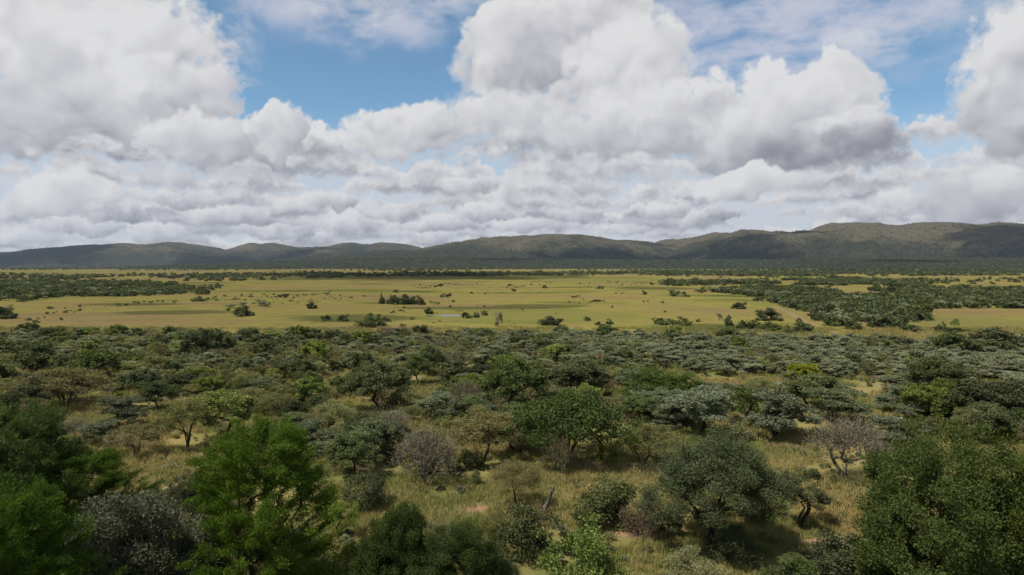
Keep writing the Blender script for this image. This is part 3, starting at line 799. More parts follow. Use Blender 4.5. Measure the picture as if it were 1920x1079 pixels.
# trees on the hills
n = 95000
t_ = rng.random(n); X_ = rng.uniform(-0.82, 0.82, n); Y_ = 2600 * (8400 / 2600) ** (t_ ** 0.8); X_ = X_ * Y_
Z_ = hill_height(X_, Y_)
dens = np.clip(1.15 - Z_ / 330, 0.25, 1) * (0.35 + 1.3 * (fbm(X_ / 260, Y_ / 260, 91) - 0.22))
m = (Z_ > -1) & (rng.random(n) < dens); X_, Y_, Z_ = X_[m], Y_[m], Z_[m]; n = len(X_)
S_ = rng.uniform(0.9, 1.8, n)
scatter('hillside_forest', np.stack([X_, Y_, Z_ - 0.5], 1), turns(n), np.stack([S_, S_, S_], 1), rng.integers(0, 6, n), far_meshes, 'dark scattered woodland covering the slopes of the hills')

# ================================================================ plants one can tell apart
# kind, x of the foot, y of the foot, width, height (all pixels of the photograph), label, short reference
HAND = [
 ('feather', 492, 1128, 262, 338, 'tall bright green feathery acacia filling the lower frame beside the grey bush', 'tall feathery acacia'),
 ('feather', 25, 1085, 270, 320, 'feathery green acacia at the left edge of the picture, tallest there', 'acacia at the left edge'),
 ('feather', 165, 1070, 190, 225, 'lower dark green acacia between the left-edge acacia and the grey bush', 'lower dark acacia'),
 ('feather', 20, 1300, 330, 385, 'feathery acacia cut off by the lower left corner of the picture', 'acacia in the lower left corner'),
 ('grey', 262, 1165, 270, 255, 'large grey-green leafy bush at the foot of the tall feathery acacia', 'large grey bush'),
 ('grey', 362, 968, 80, 82, 'small dusty grey bush just left of the tall feathery acacia', 'small dusty bush'),
 ('green', 195, 1120, 100, 105, 'bright green young bush in front of the large grey bush', 'young bush before the grey one'),
 ('oak', 1337, 1035, 235, 232, 'big rounded dark green tree right of centre, near the sandy patch', 'big rounded dark tree'),
 ('broad', 1752, 1150, 340, 350, 'huge olive green broadleaf bush filling the lower right corner', 'huge broadleaf bush'),
 ('broad', 1905, 1150, 250, 310, 'second broadleaf bush cut by the right edge beside the huge one', 'broadleaf bush at the right edge'),
 ('broad', 745, 1120, 150, 178, 'upright dark leafy bush at the lower edge, left of centre', 'upright dark bush at the lower edge'),
 ('broad', 865, 1130, 190, 150, 'wide dark leafy bush at the lower edge beside the upright one', 'wide dark bush at the lower edge'),
 ('bush', 1000, 1040, 130, 95, 'dark bush below the broken dead trunk', 'dark bush below the dead trunk'),
 ('green', 1090, 1098, 150, 112, 'bright yellow-green bush at the lower edge below the clearing', 'yellow-green bush at the lower edge'),
 ('bush', 1580, 1098, 150, 100, 'dark low bush at the lower edge beside the huge broadleaf bush', 'low bush before the broadleaf'),
 ('bush', 1480, 1110, 120, 66, 'low dark bush at the lower edge below the forked small tree', 'low bush below the forked tree'),
 ('bush', 1385, 1048, 110, 62, 'dark bush in the shade under the big rounded dark tree', 'bush under the rounded tree'),
 ('olive', 1305, 1095, 110, 60, 'straw-coloured low shrub at the lower edge below the big rounded tree', 'straw shrub at the lower edge'),
 ('bush', 690, 956, 84, 80, 'round dark green shrub left of the sandy patch', 'round shrub by the sandy patch'),
 ('dark', 663, 900, 92, 88, 'small dark upright tree at the right flank of the tall feathery acacia', 'dark tree beside the feathery acacia'),
 ('bush', 1136, 984, 126, 88, 'spreading dark green shrub in the central grass clearing', 'spreading shrub in the clearing'),
 ('brown', 1200, 1005, 80, 75, 'thin brown leafless shrub beside the spreading green shrub', 'thin brown shrub'),
 ('open', 1496, 992, 92, 110, 'small dark tree with a forked trunk alone in pale grass', 'forked small tree'),
 ('thorn', 968, 956, 98, 92, 'leaning olive thorn tree beside the broken dead trunk', 'leaning olive thorn tree'),
 ('bare', 798, 908, 132, 112, 'leafless purplish grey vase-shaped tree in the clearing', 'purplish bare tree'),
 ('thorn', 902, 872, 132, 104, 'olive flat-crowned thorn tree with crossing dark stems', 'thorn tree with crossing stems'),
 ('flat', 1063, 868, 215, 128, 'wide flat-topped dark green tree near the centre of the picture', 'wide flat-topped tree'),
 ('bare', 1044, 890, 62, 84, 'slim bare tree in front of the wide flat-topped tree', 'slim bare tree'),
 ('thorn', 1205, 872, 118, 78, 'low spreading thorn tree with brownish crown right of the flat-topped tree', 'brownish spreading thorn tree'),
 ('bare', 1588, 902, 145, 130, 'large bare twiggy tree behind the huge broadleaf bush', 'large bare tree'),
 ('silver', 1638, 870, 60, 62, 'thin-trunked silvery tree at the flank of the large bare tree', 'thin silvery tree'),
 ('silver', 1308, 818, 120, 92, 'silvery layered thorn tree right of the flat-topped tree', 'silvery layered tree'),
 ('silver', 1452, 822, 135, 88, 'broad silvery thorn tree behind the pale grass clearing', 'broad silvery tree'),
 ('silver', 1560, 792, 100, 62, 'silvery thorn tree behind the large bare tree', 'silvery tree behind the bare one'),
 ('lime', 1393, 800, 62, 76, 'narrow lime green tree between two silvery thorn trees', 'narrow lime tree'),
 ('yellow', 1508, 728, 56, 46, 'rounded yellow-green tree top rising above the thicket on the right', 'yellow-topped tree'),
 ('dark', 1525, 770, 96, 66, 'dark leafy tree under the yellow-green tree top', 'dark tree under the yellow top'),
 ('dark', 785, 724, 48, 60, 'small dark tree with one bare trunk standing in a grass gap', 'single-trunk dark tree'),
 ('dark', 808, 706, 46, 56, 'dim tree just behind the single-trunk dark tree', 'dim tree behind the single trunk'),
 ('thorn', 352, 843, 92, 96, 'olive thorn tree with a dark double trunk at the left clearing', 'double-trunk thorn tree'),
 ('lime', 420, 822, 108, 90, 'pale green tree with rounded clumps beside the double-trunk thorn tree', 'pale green clumpy tree'),
 ('thorn', 255, 856, 98, 62, 'low leaning thorn tree left of the double-trunk thorn tree', 'low leaning thorn tree'),
 ('silver', 222, 806, 82, 62, 'blue-grey thorn tree in the left thicket', 'blue-grey tree'),
 ('silver', 188, 838, 66, 50, 'low blue-grey bush in front of the blue-grey thorn tree', 'low blue-grey bush'),
 ('bare', 138, 838, 66, 60, 'thin bare tree beside the acacia at the left edge', 'thin bare tree'),
 ('dark', 65, 692, 62, 52, 'dense dark round tree at the far left of the thicket', 'dense dark tree far left'),
 ('dark', 182, 718, 92, 62, 'dark spreading tree in the left thicket above the pale-trunked tree', 'dark spreading tree'),
 ('thorn', 122, 766, 150, 78, 'wide olive-dark tree with a pale leaning trunk on the left', 'pale-trunked wide tree'),
 ('dark', 95, 764, 80, 66, 'dark dense tree pressed against the pale-trunked wide tree', 'dense tree by the pale trunk'),
 ('dark', 300, 772, 66, 58, 'dark ragged tree above the low leaning thorn tree', 'dark ragged tree'),
 ('dark', 385, 682, 70, 62, 'tall dark tree at the back of the left thicket', 'tall dark tree at the back'),
 ('thorn', 290, 712, 62, 48, 'brownish bare-crowned tree in the middle of the left thicket', 'brownish tree'),
 ('dark', 875, 768, 54, 54, 'small round dark tree left of the big round tree', 'small round dark tree'),
 ('dark', 972, 778, 112, 106, 'big round dark tree just left above the flat-topped tree', 'big round tree'),
 ('dark', 1085, 748, 92, 74, 'dark green tree above the flat-topped tree', 'dark tree above the flat top'),
 ('broad', 1250, 752, 150, 66, 'wide green tree with low spreading crown in the middle thicket', 'wide green tree'),
 ('dark', 715, 772, 108, 94, 'green bushy tree left of the single-trunk dark tree', 'green bushy tree'),
 ('bush', 858, 722, 84, 50, 'rounded green bush beside the dry grass gap', 'rounded bush by the dry gap'),
 ('lime', 945, 720, 62, 55, 'olive green tree behind the dry grass gap', 'olive tree behind the dry gap'),
 ('green', 640, 782, 50, 32, 'small vivid green bush among olive thorn trees', 'vivid green bush'),
 ('dark', 1786, 672, 62, 50, 'nearly black round tree alone in the silvery thicket on the right', 'nearly black round tree'),
 ('dark', 1694, 664, 42, 30, 'small black-green tree left of the nearly black round tree', 'small black-green tree'),
 ('dark', 1642, 664, 62, 30, 'dark flat tree beside the small black-green tree', 'dark flat tree'),
 ('dark', 1765, 756, 104, 82, 'dark bushy tree in the right thicket above the huge broadleaf bush', 'dark tree above the broadleaf'),
 ('dark', 1855, 805, 140, 96, 'dark green tree above the second broadleaf bush', 'dark tree at the right edge'),
 ('broad', 1770, 790, 110, 60, 'green shrubby tree between the white roof and the right edge', 'green tree beside the white roof'),
 ('dark', 1868, 662, 80, 46, 'olive-dark tree near the right edge of the silvery thicket', 'olive-dark tree on the right'),
 ('dark', 1840, 672, 60, 36, 'lower tree leaning against the olive-dark tree on the right', 'lower tree on the right'),
 ('dark', 1135, 637, 32, 28, 'small conical dark tree at the back of the thicket', 'conical dark tree'),
 ('dark', 1365, 644, 46, 30, 'dark round tree at the back of the silvery thicket', 'dark round tree at the back'),
 ('sapling', 893, 913, 20, 32, 'small dark sapling alone in the clearing', 'lone sapling'),
 ('sapling', 945, 880, 14, 24, 'tiny dark sapling right of the thorn tree with crossing stems', 'tiny sapling'),
 ('sapling', 1107, 1000, 26, 44, 'slim sapling beside the spreading green shrub', 'slim sapling'),
 ('green', 1130, 868, 38, 34, 'light green bush under the right end of the flat-topped tree', 'light green bush'),
 ('bush', 800, 892, 44, 36, 'dark bush around the foot of the purplish bare tree', 'bush at the bare tree'),
 ('bush', 850, 888, 42, 24, 'low dark bush right of the purplish bare tree', 'low bush right of the bare tree'),
 ('bush', 880, 876, 60, 32, 'dark shrub around the crossing stems of the thorn tree', 'shrub under crossing stems'),
 ('dark', 1250, 1005, 60, 50, 'small dark tree left of the big rounded dark tree', 'small dark tree by the rounded one'),
 ('lime', 640, 1010, 70, 70, 'yellow-green bushy tree behind the right flank of the feathery acacia', 'yellow-green tree behind the acacia'),
 ('green', 660, 1105, 120, 90, 'green bush at the lower edge beside the feathery acacia', 'green bush by the acacia'),
 ('olive', 920, 1000, 60, 55, 'olive shrub just below the sandy patch', 'olive shrub below the sandy patch'),
 ('brown', 1000, 1010, 60, 55, 'brown dry shrub in front of the dead trunk', 'brown shrub before the dead trunk'),
 ('silver', 1672, 832, 110, 46, 'low silvery bush that hides the white-roofed shed', 'bush hiding the shed'),
 ('bush', 1726, 818, 60, 42, 'dark shrub at the right end of the white roof', 'shrub by the white roof'),
 ('bush', 1740, 690, 50, 26, 'low dark shrub in the silvery thicket below the black-green tree', 'low dark shrub'),
]
FIELD = [
 ('clump', 452, 593, 40, 19, 'dense dark tree standing alone in the left field'), ('clump', 585, 579, 20, 13, 'small round tree in the field between the lone dense tree and the clump'),
 ('clump', 372, 565, 30, 10, 'low dark tree in front of the left wood'), ('clump', 8, 597, 50, 22, 'dark tree in the field cut by the left edge'),
 ('silver', 487, 574, 24, 11, 'pale grey bush in the left field above the lone dense tree'), ('silver', 458, 575, 22, 8, 'low pale grey bush, middle one of the grey patch'), ('silver', 432, 578, 22, 8, 'low pale grey bush at the left end of the grey patch'),
 ('silver', 500, 576, 18, 7, 'small pale grey bush at the right end of the grey patch'),
 ('clump', 716, 570, 13, 20, 'tall narrow tree at the left end of the field clump'), ('clump', 738, 571, 30, 17, 'dark tree second in the field clump'), ('clump', 760, 571, 34, 19, 'dark tree in the middle of the field clump'),
 ('clump', 778, 571, 26, 16, 'dark tree fourth in the field clump'), ('clump', 789, 572, 14, 12, 'small tree at the right end of the field clump'),
 ('clump', 805, 589, 18, 12, 'small round tree above the left end of the pond'), ('clump', 695, 612, 60, 24, 'dark wide tree at the marsh left of the pond'), ('clump', 645, 602, 26, 12, 'dark bush at the marsh edge left of the wide tree'), ('clump', 612, 601, 22, 10, 'leftmost dark bush of the marsh edge'), ('clump', 718, 603, 26, 12, 'dark bush right behind the wide marsh tree'),
 ('bush', 876, 597, 20, 12, 'dark bush at the right end of the pond'), ('bush', 893, 596, 14, 10, 'second dark bush right of the pond'), ('bush', 910, 592, 12, 10, 'small bush right of the two pond bushes'),
 ('brown', 935, 612, 15, 28, 'slender brown dried-out tree standing at the field edge'),
 ('clump', 1032, 610, 48, 17, 'oval dark tree in the field near the slender brown tree'), ('clump', 1262, 609, 58, 15, 'wide low dark tree in the field right of centre'), ('clump', 1236, 607, 24, 11, 'dark bush joined to the wide low field tree'),
 ('clump', 1367, 613, 17, 22, 'small round-headed tree in the field right of the wide low tree'), ('silver', 1348, 600, 12, 12, 'small grey bush behind the round-headed field tree'), ('clump', 1388, 579, 32, 12, 'low oval tree in front of the right wood'),
 ('clump', 1441, 601, 46, 23, 'domed dark tree left of the dirt track'), ('clump', 1434, 619, 60, 21, 'wide dark tree below the domed tree'), ('clump', 1394, 618, 20, 18, 'round dark bush left of the wide dark tree'),
 ('clump', 1500, 624, 42, 20, 'dark tree right beside the dirt track'), ('clump', 1475, 626, 18, 16, 'small bush left of the tree beside the track'), ('bush', 1497, 605, 12, 9, 'tiny bush on the left verge of the dirt track'),
 ('lime', 1791, 618, 18, 20, 'small umbrella-shaped tree in the right field'), ('clump', 1763, 622, 20, 18, 'dark round tree left of the umbrella-shaped tree'), ('clump', 1785, 624, 60, 10, 'low dark bush stretched out under the umbrella-shaped tree'), ('clump', 1712, 622, 40, 12, 'low dark tree at the right field edge'),
 ('clump', 963, 547, 11, 6, 'tiny round tree in the middle of the field'), ('clump', 1021, 541, 9, 6, 'tiny tree right of the middle field tree'), ('clump', 830, 558, 10, 7, 'left one of two tiny field trees above the pond'), ('clump', 840, 558, 12, 8, 'right one of two tiny field trees above the pond'),
 ('clump', 742, 549, 12, 6, 'tiny bush above the field clump'), ('clump', 824, 538, 18, 6, 'tiny dark tree near the cloud shadow edge'), ('clump', 956, 537, 8, 5, 'tiny bush above the middle field tree'), ('clump', 1126, 542, 14, 6, 'tiny tree in the field far right of the middle'),
 ('clump', 1208, 553, 10, 8, 'tiny round tree left of the hedge-like bushes'), ('clump', 1222, 535, 8, 6, 'tiny tree left of the dark strip of wood'), ('clump', 1265, 556, 26, 12, 'hedge-like dark bush in the field'), ('clump', 1285, 557, 14, 10, 'small bush at the end of the hedge-like bush'),
 ('clump', 532, 558, 18, 7, 'tiny dark bush right of the left wood'), ('clump', 1120, 566, 22, 4, 'low elongated bush in the middle field'), ('clump', 1080, 558, 18, 4, 'low scrubby bush left of the elongated one in the middle field'), ('clump', 1148, 577, 6, 4, 'tiny shrub in the green part of the field'),
 ('bush', 1100, 602, 14, 8, 'small bush in the field right of the oval dark tree'), ('bush', 1142, 608, 14, 10, 'small brownish bush left of the wide low tree'), ('bush', 1310, 604, 10, 6, 'tiny bush right of the wide low tree'), ('bush', 1120, 610, 12, 7, 'small bush between the oval tree and the wide low tree'),
 ('bush', 1247, 586, 6, 4, 'tiny bush in open green grass above the wide low tree'),
]
occupied = []                                       # x, y, radius
LANDMARK = []
for i, (k, px, py, w, h, label, ref) in enumerate(HAND):
    p = ground_at(px, py); m = p[1] / FPX
    put_plant(k, p[0], p[1], w * m, h * m, label, var=10 + i if p[1] < 62 else i % 3, seed=i * 7 + 3)
    occupied.append((p[0], p[1], w * m * 0.5)); LANDMARK.append((px, py - h * 0.5, ref))
for i, (k, px, py, w, h, label) in enumerate(FIELD):
    p = ground_at(px, py); m = p[1] / FPX
    put_plant(k, p[0], p[1], w * m, h * m, label, var=i % 3, lod=2 if p[1] < 400 else 3, seed=i * 5 + 1, group='scattered trees of the open field')

# ---------------------------------------------------------------- the rest of the thicket
CLEAR = [   # open grass, outlined in the photograph
 [(690, 872), (760, 870), (840, 868), (940, 872), (1000, 895), (1120, 890), (1230, 885), (1250, 960), (1210, 1030), (1100, 1000), (960, 960), (820, 965), (700, 1010), (640, 960)],
 [(240, 850), (330, 800), (345, 850), (400, 850), (390, 890), (340, 930), (250, 930)],
 [(1430, 965), (1510, 860), (1560, 880), (1600, 960), (1625, 1040), (1560, 1060), (1430, 1025)],
 [(1390, 830), (1420, 815), (1480, 850), (1500, 900), (1450, 940), (1420, 900)],
 [(860, 690), (950, 692), (960, 716), (880, 722)], [(1055, 715), (1090, 715), (1095, 765), (1060, 765)], [(1340, 706), (1480, 706), (1480, 734), (1350, 734)],
 [(-10, 690), (60, 694), (65, 716), (-10, 716)], [(1820, 720), (1885, 720), (1880, 755), (1830, 755)], [(0, 755), (60, 750), (150, 775), (60, 780)], [(765, 690), (830, 720), (820, 745), (770, 740)], [(690, 672), (800, 672), (800, 682), (690, 682)],
 [(1000, 1040), (1210, 1040), (1300, 1060), (1300, 1085), (1000, 1085)], [(1560, 715), (1620, 700), (1640, 730), (1580, 742)],
]
CLEARW = [np.array([ground_at(*p)[:2] for p in poly]) for poly in CLEAR]
EDGE = np.array([(-80, 640), (240, 637), (480, 633), (740, 634), (980, 638), (1300, 646), (1500, 654), (1700, 660), (1990, 668)], dtype=float)
cand = []
yy = 41.0
while yy < 240:
    step = 2.15 + 0.0085 * yy
    half = yy * 0.80 + 20
    for xx in np.arange(-half, half, step): cand.append((xx + rng.uniform(-.5, .5) * step, yy + rng.uniform(-.5, .5) * step, step))
    yy += step
cand = np.array(cand)
u, v = to_px(cand[:, 0], cand[:, 1])
ragged = (fbm(cand[:, 0] / 22.0, cand[:, 1] / 22.0, 15, 3) - 0.5) * 34
keep = (v > np.interp(u, EDGE[:, 0], EDGE[:, 1]) - 3 + ragged) & (np.abs(u - 960) < 1050 + 26000 / cand[:, 1])
for w in CLEARW: keep &= ~inside(w, cand[:, 0], cand[:, 1])
oc = np.array(occupied)
dd = np.hypot(cand[:, None, 0] - oc[None, :, 0], cand[:, None, 1] - oc[None, :, 1])
keep &= ~(dd < oc[None, :, 2] * 0.80 + 0.4).any(1)
# nothing that would hide the nearest plants or the clearing before them
clump = fbm(cand[:, 0] / 9.0 + 40, cand[:, 1] / 11.0, 55, 3)
openness = np.interp(v, [640, 690, 760, 850, 1080], [0.24, 0.38, 0.45, 0.53, 0.60])
DENSE = [[(1640, 735), (1990, 690), (1990, 900), (1900, 860), (1720, 815)], [(950, 630), (1990, 655), (1990, 690), (1600, 695), (1300, 690), (980, 672)], [(-80, 630), (700, 630), (960, 640), (960, 668), (600, 690), (420, 690), (200, 672), (-80, 672)]]
for poly in DENSE: openness = np.where(inside(np.array([ground_at(*p)[:2] for p in poly]), cand[:, 0], cand[:, 1]), openness * 0.45, openness)
keep &= clump > openness
cand, u, v, clump = cand[keep], u[keep], v[keep], clump[keep]
zone = fbm(cand[:, 0] / 26.0, cand[:, 1] / 34.0 + 7, 66, 3)
plants = []
KS = ['dark', 'silver', 'thorn', 'bare', 'lime', 'bush', 'olive', 'brown', 'green', 'twig']
for i in range(len(cand)):
    right = np.clip((u[i] - 900) / 500, 0, 1) * np.clip((820 - v[i]) / 120, 0, 1)
    w = np.array([0.17, 0.17, 0.25, 0.022, 0.05, 0.12, 0.20, 0.10, 0.05, 0.02])
    if zone[i] > 0.52: w[[0, 5]] *= 2.2
    if zone[i] < 0.44: w[[2, 6, 7]] *= 2.2
    w[1] += 0.25 * max(0, math.sin(cand[i, 0] * 0.06 + 2)) 
    w[[0, 2, 5, 6, 7]] *= 1 - 0.72 * right; w[1] += 2.2 * right
    if v[i] > 850: w[[0, 1, 2]] *= 0.45
    if v[i] > 885: w[[0, 1, 2, 3, 4]] = 0
    k = KS[rng.choice(10, p=w / w.sum())]
    W, H = NOMINAL[k]; s = rng.uniform(0.62, 1.12) * (0.75 if v[i] > 885 else 1.0)
    if k in ('dark', 'thorn', 'silver') : s *= np.interp(v[i], [640, 720, 900], [0.64, 0.72, 0.80])
    hh = H * s * rng.uniform(0.82, 1.15)
    if k == 'silver' and right > 0.5: hh *= 0.80
    plants.append((k, cand[i, 0], cand[i, 1], W * s, hh, u[i], v[i]))
# low growth between the trees towards the open field: grey-green on the right, olive and brown on the left
for poly, spacing, ks_, pw in (([(900, 634), (1990, 650), (1990, 715), (1600, 712), (1300, 700), (980, 672)], 2.3, ['silver', 'olive', 'bush', 'thorn', 'brown'], [0.66, 0.14, 0.08, 0.09, 0.03]), ([(-80, 634), (1000, 634), (1000, 690), (500, 700), (-80, 690)], 3.0, ['olive', 'brown', 'silver', 'bush', 'thorn'], [0.32, 0.14, 0.24, 0.16, 0.14])):
    x, y = region_points(poly, spacing); uu, vv_ = to_px(x, y)
    for a, b2, u1, v1 in zip(x, y, uu, vv_):   # never larger than the trees around
        k = ks_[rng.choice(len(ks_), p=pw)]; s = rng.uniform(0.36, 0.62) * (1.0 if k in ('silver', 'thorn') else 1.3)
        plants.append((k, a, b2, NOMINAL[k][0] * s, NOMINAL[k][1] * s * rng.uniform(0.7, 1.45), u1, v1))
# the largest in view are objects of their own, the others one mass
plants.sort(key=lambda p: -(p[3] * p[4]) ** 0.5 / p[2])
COLOUR = {'dark': 'dark green tree', 'silver': 'silvery grey-green thorn tree', 'thorn': 'olive thorn tree', 'bare': 'leafless grey tree', 'lime': 'light green tree', 'bush': 'dark green shrub', 'olive': 'olive shrub', 'brown': 'brown shrub', 'green': 'bright green shrub', 'twig': 'grey twiggy shrub'}
ORD = ['nearest', 'second', 'third', 'fourth', 'fifth', 'sixth', 'seventh', 'eighth', 'ninth', 'tenth', 'eleventh', 'twelfth', 'thirteenth', 'fourteenth', 'fifteenth', 'sixteenth', 'seventeenth', 'eighteenth', 'nineteenth', 'twentieth']
solo, mass, nt, ns = [], [], sum(1 for h_ in HAND if h_[0] not in SHRUBS), sum(1 for h_ in HAND if h_[0] in SHRUBS)
for p in plants:
    if p[0] in SHRUBS:
        if ns < 230 and p[6] > 690 and -50 < p[5] < 1970: solo.append(p); ns += 1
        else: mass.append(p)
    else:
        if nt < 300 and p[6] > 665 and -70 < p[5] < 1990: solo.append(p); nt += 1
        else: mass.append(p)
bins = {}
for p in solo:
    cx, cy = p[5], p[6] - p[4] / p[2] * FPX * 0.5
    best = min(LANDMARK, key=lambda l: (l[0] - cx) ** 2 + ((l[1] - cy) * 1.6) ** 2)
    dx_, dy_ = cx - best[0], cy - best[1]
    where = ('right of' if dx_ > 0 else 'left of') if abs(dx_) > 1.3 * abs(dy_) else ('above and behind' if dy_ < 0 else 'below and before')
    bins.setdefault((p[0], where, best[2]), []).append((math.hypot(dx_, dy_), p))
i = 0
for (k, where, ref), lst in sorted(bins.items()):
    lst.sort(key=lambda t: t[0])
    for n_, (dist_, p) in enumerate(lst):
        size = '' if len(lst) > 1 else ('small ' if p[4] < NOMINAL[k][1] * 0.7 else '')
        lab = '%s%s %s the %s' % ((ORD[n_] + ' ') if len(lst) > 1 else size, COLOUR[k], where, ref)
        put_plant(k, p[1], p[2], p[3], p[4], lab, seed=i * 11 + 5); i += 1
mk = KS; mm = []; mi_ = {}
for k in mk:
    for vv in range(3): mi_[(k, vv)] = len(mm); mm.append(join_meshes('thicket_' + k, plant_variant(k, vv, 2)))
n = len(mass)
scl = np.array([[p[3] / true_size(p[0], 0, 2)[0]] * 2 + [p[4] / true_size(p[0], 0, 2)[1]] for p in mass])
scatter('thicket_undergrowth', np.array([[p[1], p[2], 0] for p in mass]), turns(n), scl, [mi_[(p[0], int(rng.integers(0, 3)))] for p in mass], mm, 'dense mass of small thorn trees and shrubs reaching to the open field')
print('PLANTS', len(plants), 'solo', len(solo), 'mass', len(mass))

# ---------------------------------------------------------------- knee-high herbs and seedlings in the grass
x, y = np.empty(0), np.empty(0)
n = 2600; y = np.sqrt(rng.uniform(40 ** 2, 125 ** 2, n)); x = rng.uniform(-0.8, 0.8, n) * y
m = fbm(x / 7 + 3, y / 7, 29, 3) > 0.52; x, y = x[m], y[m]; n = len(x); hs_ = ['olive', 'green', 'bush', 'brown', 'silver']
hm = [join_meshes('herb_' + k, plant_variant(k, 1, 2)) for k in hs_]
ix = rng.choice(5, n, p=[0.34, 0.22, 0.2, 0.1, 0.14]); S_ = rng.uniform(0.10, 0.34, n) * np.array([1, 1, 1, 1, 0.6])[ix]
scatter('herb_undergrowth', np.stack([x, y, np.zeros(n)], 1), turns(n), np.stack([S_, S_, S_ * 1.1], 1), ix, hm, 'knee-high herbs and seedlings dotted through the grass')
# ---------------------------------------------------------------- grass
m_grass = new_mat('tall_grass')
P, P2, small, wob, c = grass_colours()
oi = node('ShaderNodeObjectInfo'); rnd = S(oi.outputs['Random'])
c = mixc(ss(rnd, 0.0, 1.0) * 0.5, c, mixc(fm('FRACT', rnd * 5.3), (0.145, 0.158, 0.045, 1), (0.27, 0.215, 0.105, 1)))
d = node('ShaderNodeBsdfDiffuse'); put(d.inputs[0], vm('SCALE', c, 1.45)); t = node('ShaderNodeBsdfTranslucent'); put(t.inputs[0], vm('SCALE', c, 1.45))
mx = node('ShaderNodeMixShader'); mx.inputs[0].default_value = 0.3
TREE.links.new(d.outputs[0], mx.inputs[1]); TREE.links.new(t.outputs[0], mx.inputs[2]); finish(mx.outputs[0])
def tuft(seed, blades, h, spread):
    r = np.random.default_rng(seed); a = r.uniform(0, 6.283, blades); b = r.normal(0, spread * 0.5, (blades, 2)); L_ = h * r.uniform(0.55, 1.15, blades)
    lean = r.uniform(0.15, 0.9, blades); w = 0.018
    base = np.c_[b, np.zeros(blades)]; tip = base + np.stack([np.cos(a) * lean * L_, np.sin(a) * lean * L_, L_], 1); side = np.stack([-np.sin(a), np.cos(a), 0 * a], 1) * w
    mid_ = base + (tip - base) * 0.6 + [0, 0, 0.06 * h]
    v = np.stack([base - side, base + side, mid_ + side * 0.8, mid_ - side * 0.8, tip], 1).reshape(-1, 3); o = np.arange(blades)[:, None] * 5
    return mesh_from('grass_tuft', v, [np.concatenate([o, o + 1, o + 2, o + 3], 1), np.concatenate([o + 3, o + 2, o + 4], 1)], m_grass)
tufts = [tuft(1, 30, 0.42, 0.6), tuft(2, 34, 0.55, 0.7), tuft(3, 26, 0.32, 0.7), tuft(4, 38, 0.48, 0.9)]
def annulus(d0, d1, per):
    area = 0.78 * (d1 * d1 - d0 * d0) + 36 * (d1 - d0); n = int(area * per)
    y = np.sqrt(rng.uniform(d0 * d0, d1 * d1, n)); x = rng.uniform(-1, 1, n) * (0.80 * y + 18)
    return x, y
gx_, gy_, gs_ = [], [], []
for d0, d1, per, s in ((38, 75, 6.5, 0.8), (75, 130, 2.6, 1.1), (130, 215, 0.7, 1.5)):
    x, y = annulus(d0, d1, per); k = fbm(x / 6, y / 6, 5, 3) ; m = k > 0.40
    gx_.append(x[m]); gy_.append(y[m]); gs_.append(s * (0.45 + 1.1 * k[m]) * rng.uniform(0.7, 1.3, m.sum()))
X_, Y_, S_ = map(np.concatenate, (gx_, gy_, gs_))
u_, v_ = to_px(X_, Y_); m = np.ones(len(X_), bool)
for (a, b2, rx, ry) in ((893, 955, 46, 10), (1190, 1000, 48, 8), (1262, 998, 52, 6), (1555, 1018, 65, 9)): m &= (((u_ - a) / rx) ** 2 + ((v_ - b2) / ry) ** 2 > 1) | (rng.random(len(X_)) < 0.12)
X_, Y_, S_ = X_[m], Y_[m], S_[m]; n = len(X_)
print('GRASS', n)
scatter('tall_grass', np.stack([X_, Y_, np.zeros(n)], 1), turns(n), np.stack([S_, S_, S_], 1), rng.integers(0, 4, n), tufts, 'tall dry yellow-green grass between the bushes')

# ---------------------------------------------------------------- single things in the bush
def tube(name, pts, radii, mat, parent=None, sides=8):
    pts = np.array(pts, float); n = len(pts); V_ = []
    for i in range(n):
        d = pts[min(i + 1, n - 1)] - pts[max(i - 1, 0)]; d /= np.linalg.norm(d) + 1e-9
        e1 = np.cross(d, [0.31, 0.92, 0.2]); e1 /= np.linalg.norm(e1); e2 = np.cross(d, e1)
        for k in range(sides):
            a = 2 * math.pi * k / sides; rr = radii[i] * (1 + 0.16 * math.sin(3 * a + i * 1.7))
            V_.append(pts[i] + (e1 * math.cos(a) + e2 * math.sin(a)) * rr)
    V_ = np.array(V_); i, k = np.meshgrid(np.arange(n - 1), np.arange(sides), indexing='ij'); k2 = (k + 1) % sides
    F = np.stack([i * sides + k, i * sides + k2, (i + 1) * sides + k2, (i + 1) * sides + k], -1).reshape(-1, 4)
    V_ = np.vstack([V_, pts[-1][None]]); cap = np.array([[(n - 1) * sides + q_, (n - 1) * sides + (q_ + 1) % sides, len(V_) - 1] for q_ in range(sides)])
    return link(name, mesh_from(name, V_, [F, cap], mat, smooth=True), parent)
p = ground_at(1018, 966)
snag = link('dead_tree_trunk', None); snag.location = tuple(p)
tube('trunk', [(0, 0, -0.2), (0.12, 0, 0.5), (0.42, 0.05, 1.0), (0.52, 0.05, 1.5), (0.78, 0.1, 1.95), (0.80, 0.1, 2.35)], [0.24, 0.20, 0.17, 0.15, 0.13, 0.05], DEAD, snag)
tube('branch', [(0.50, 0.05, 1.45), (0.62, -0.05, 1.75), (0.60, -0.1, 2.05)], [0.10, 0.07, 0.03], DEAD, snag)
tube('branch', [(0.15, 0, 0.55), (-0.35, 0.1, 0.85), (-0.62, 0.15, 1.15)], [0.10, 0.07, 0.03], DEAD, snag)
tube('branch', [(0.77, 0.1, 1.9), (0.98, 0.1, 2.1), (1.02, 0.1, 2.3)], [0.08, 0.05, 0.02], DEAD, snag)
tag(snag, 'broken dark dead trunk standing bent in the grass below the clearing', 'dead tree')
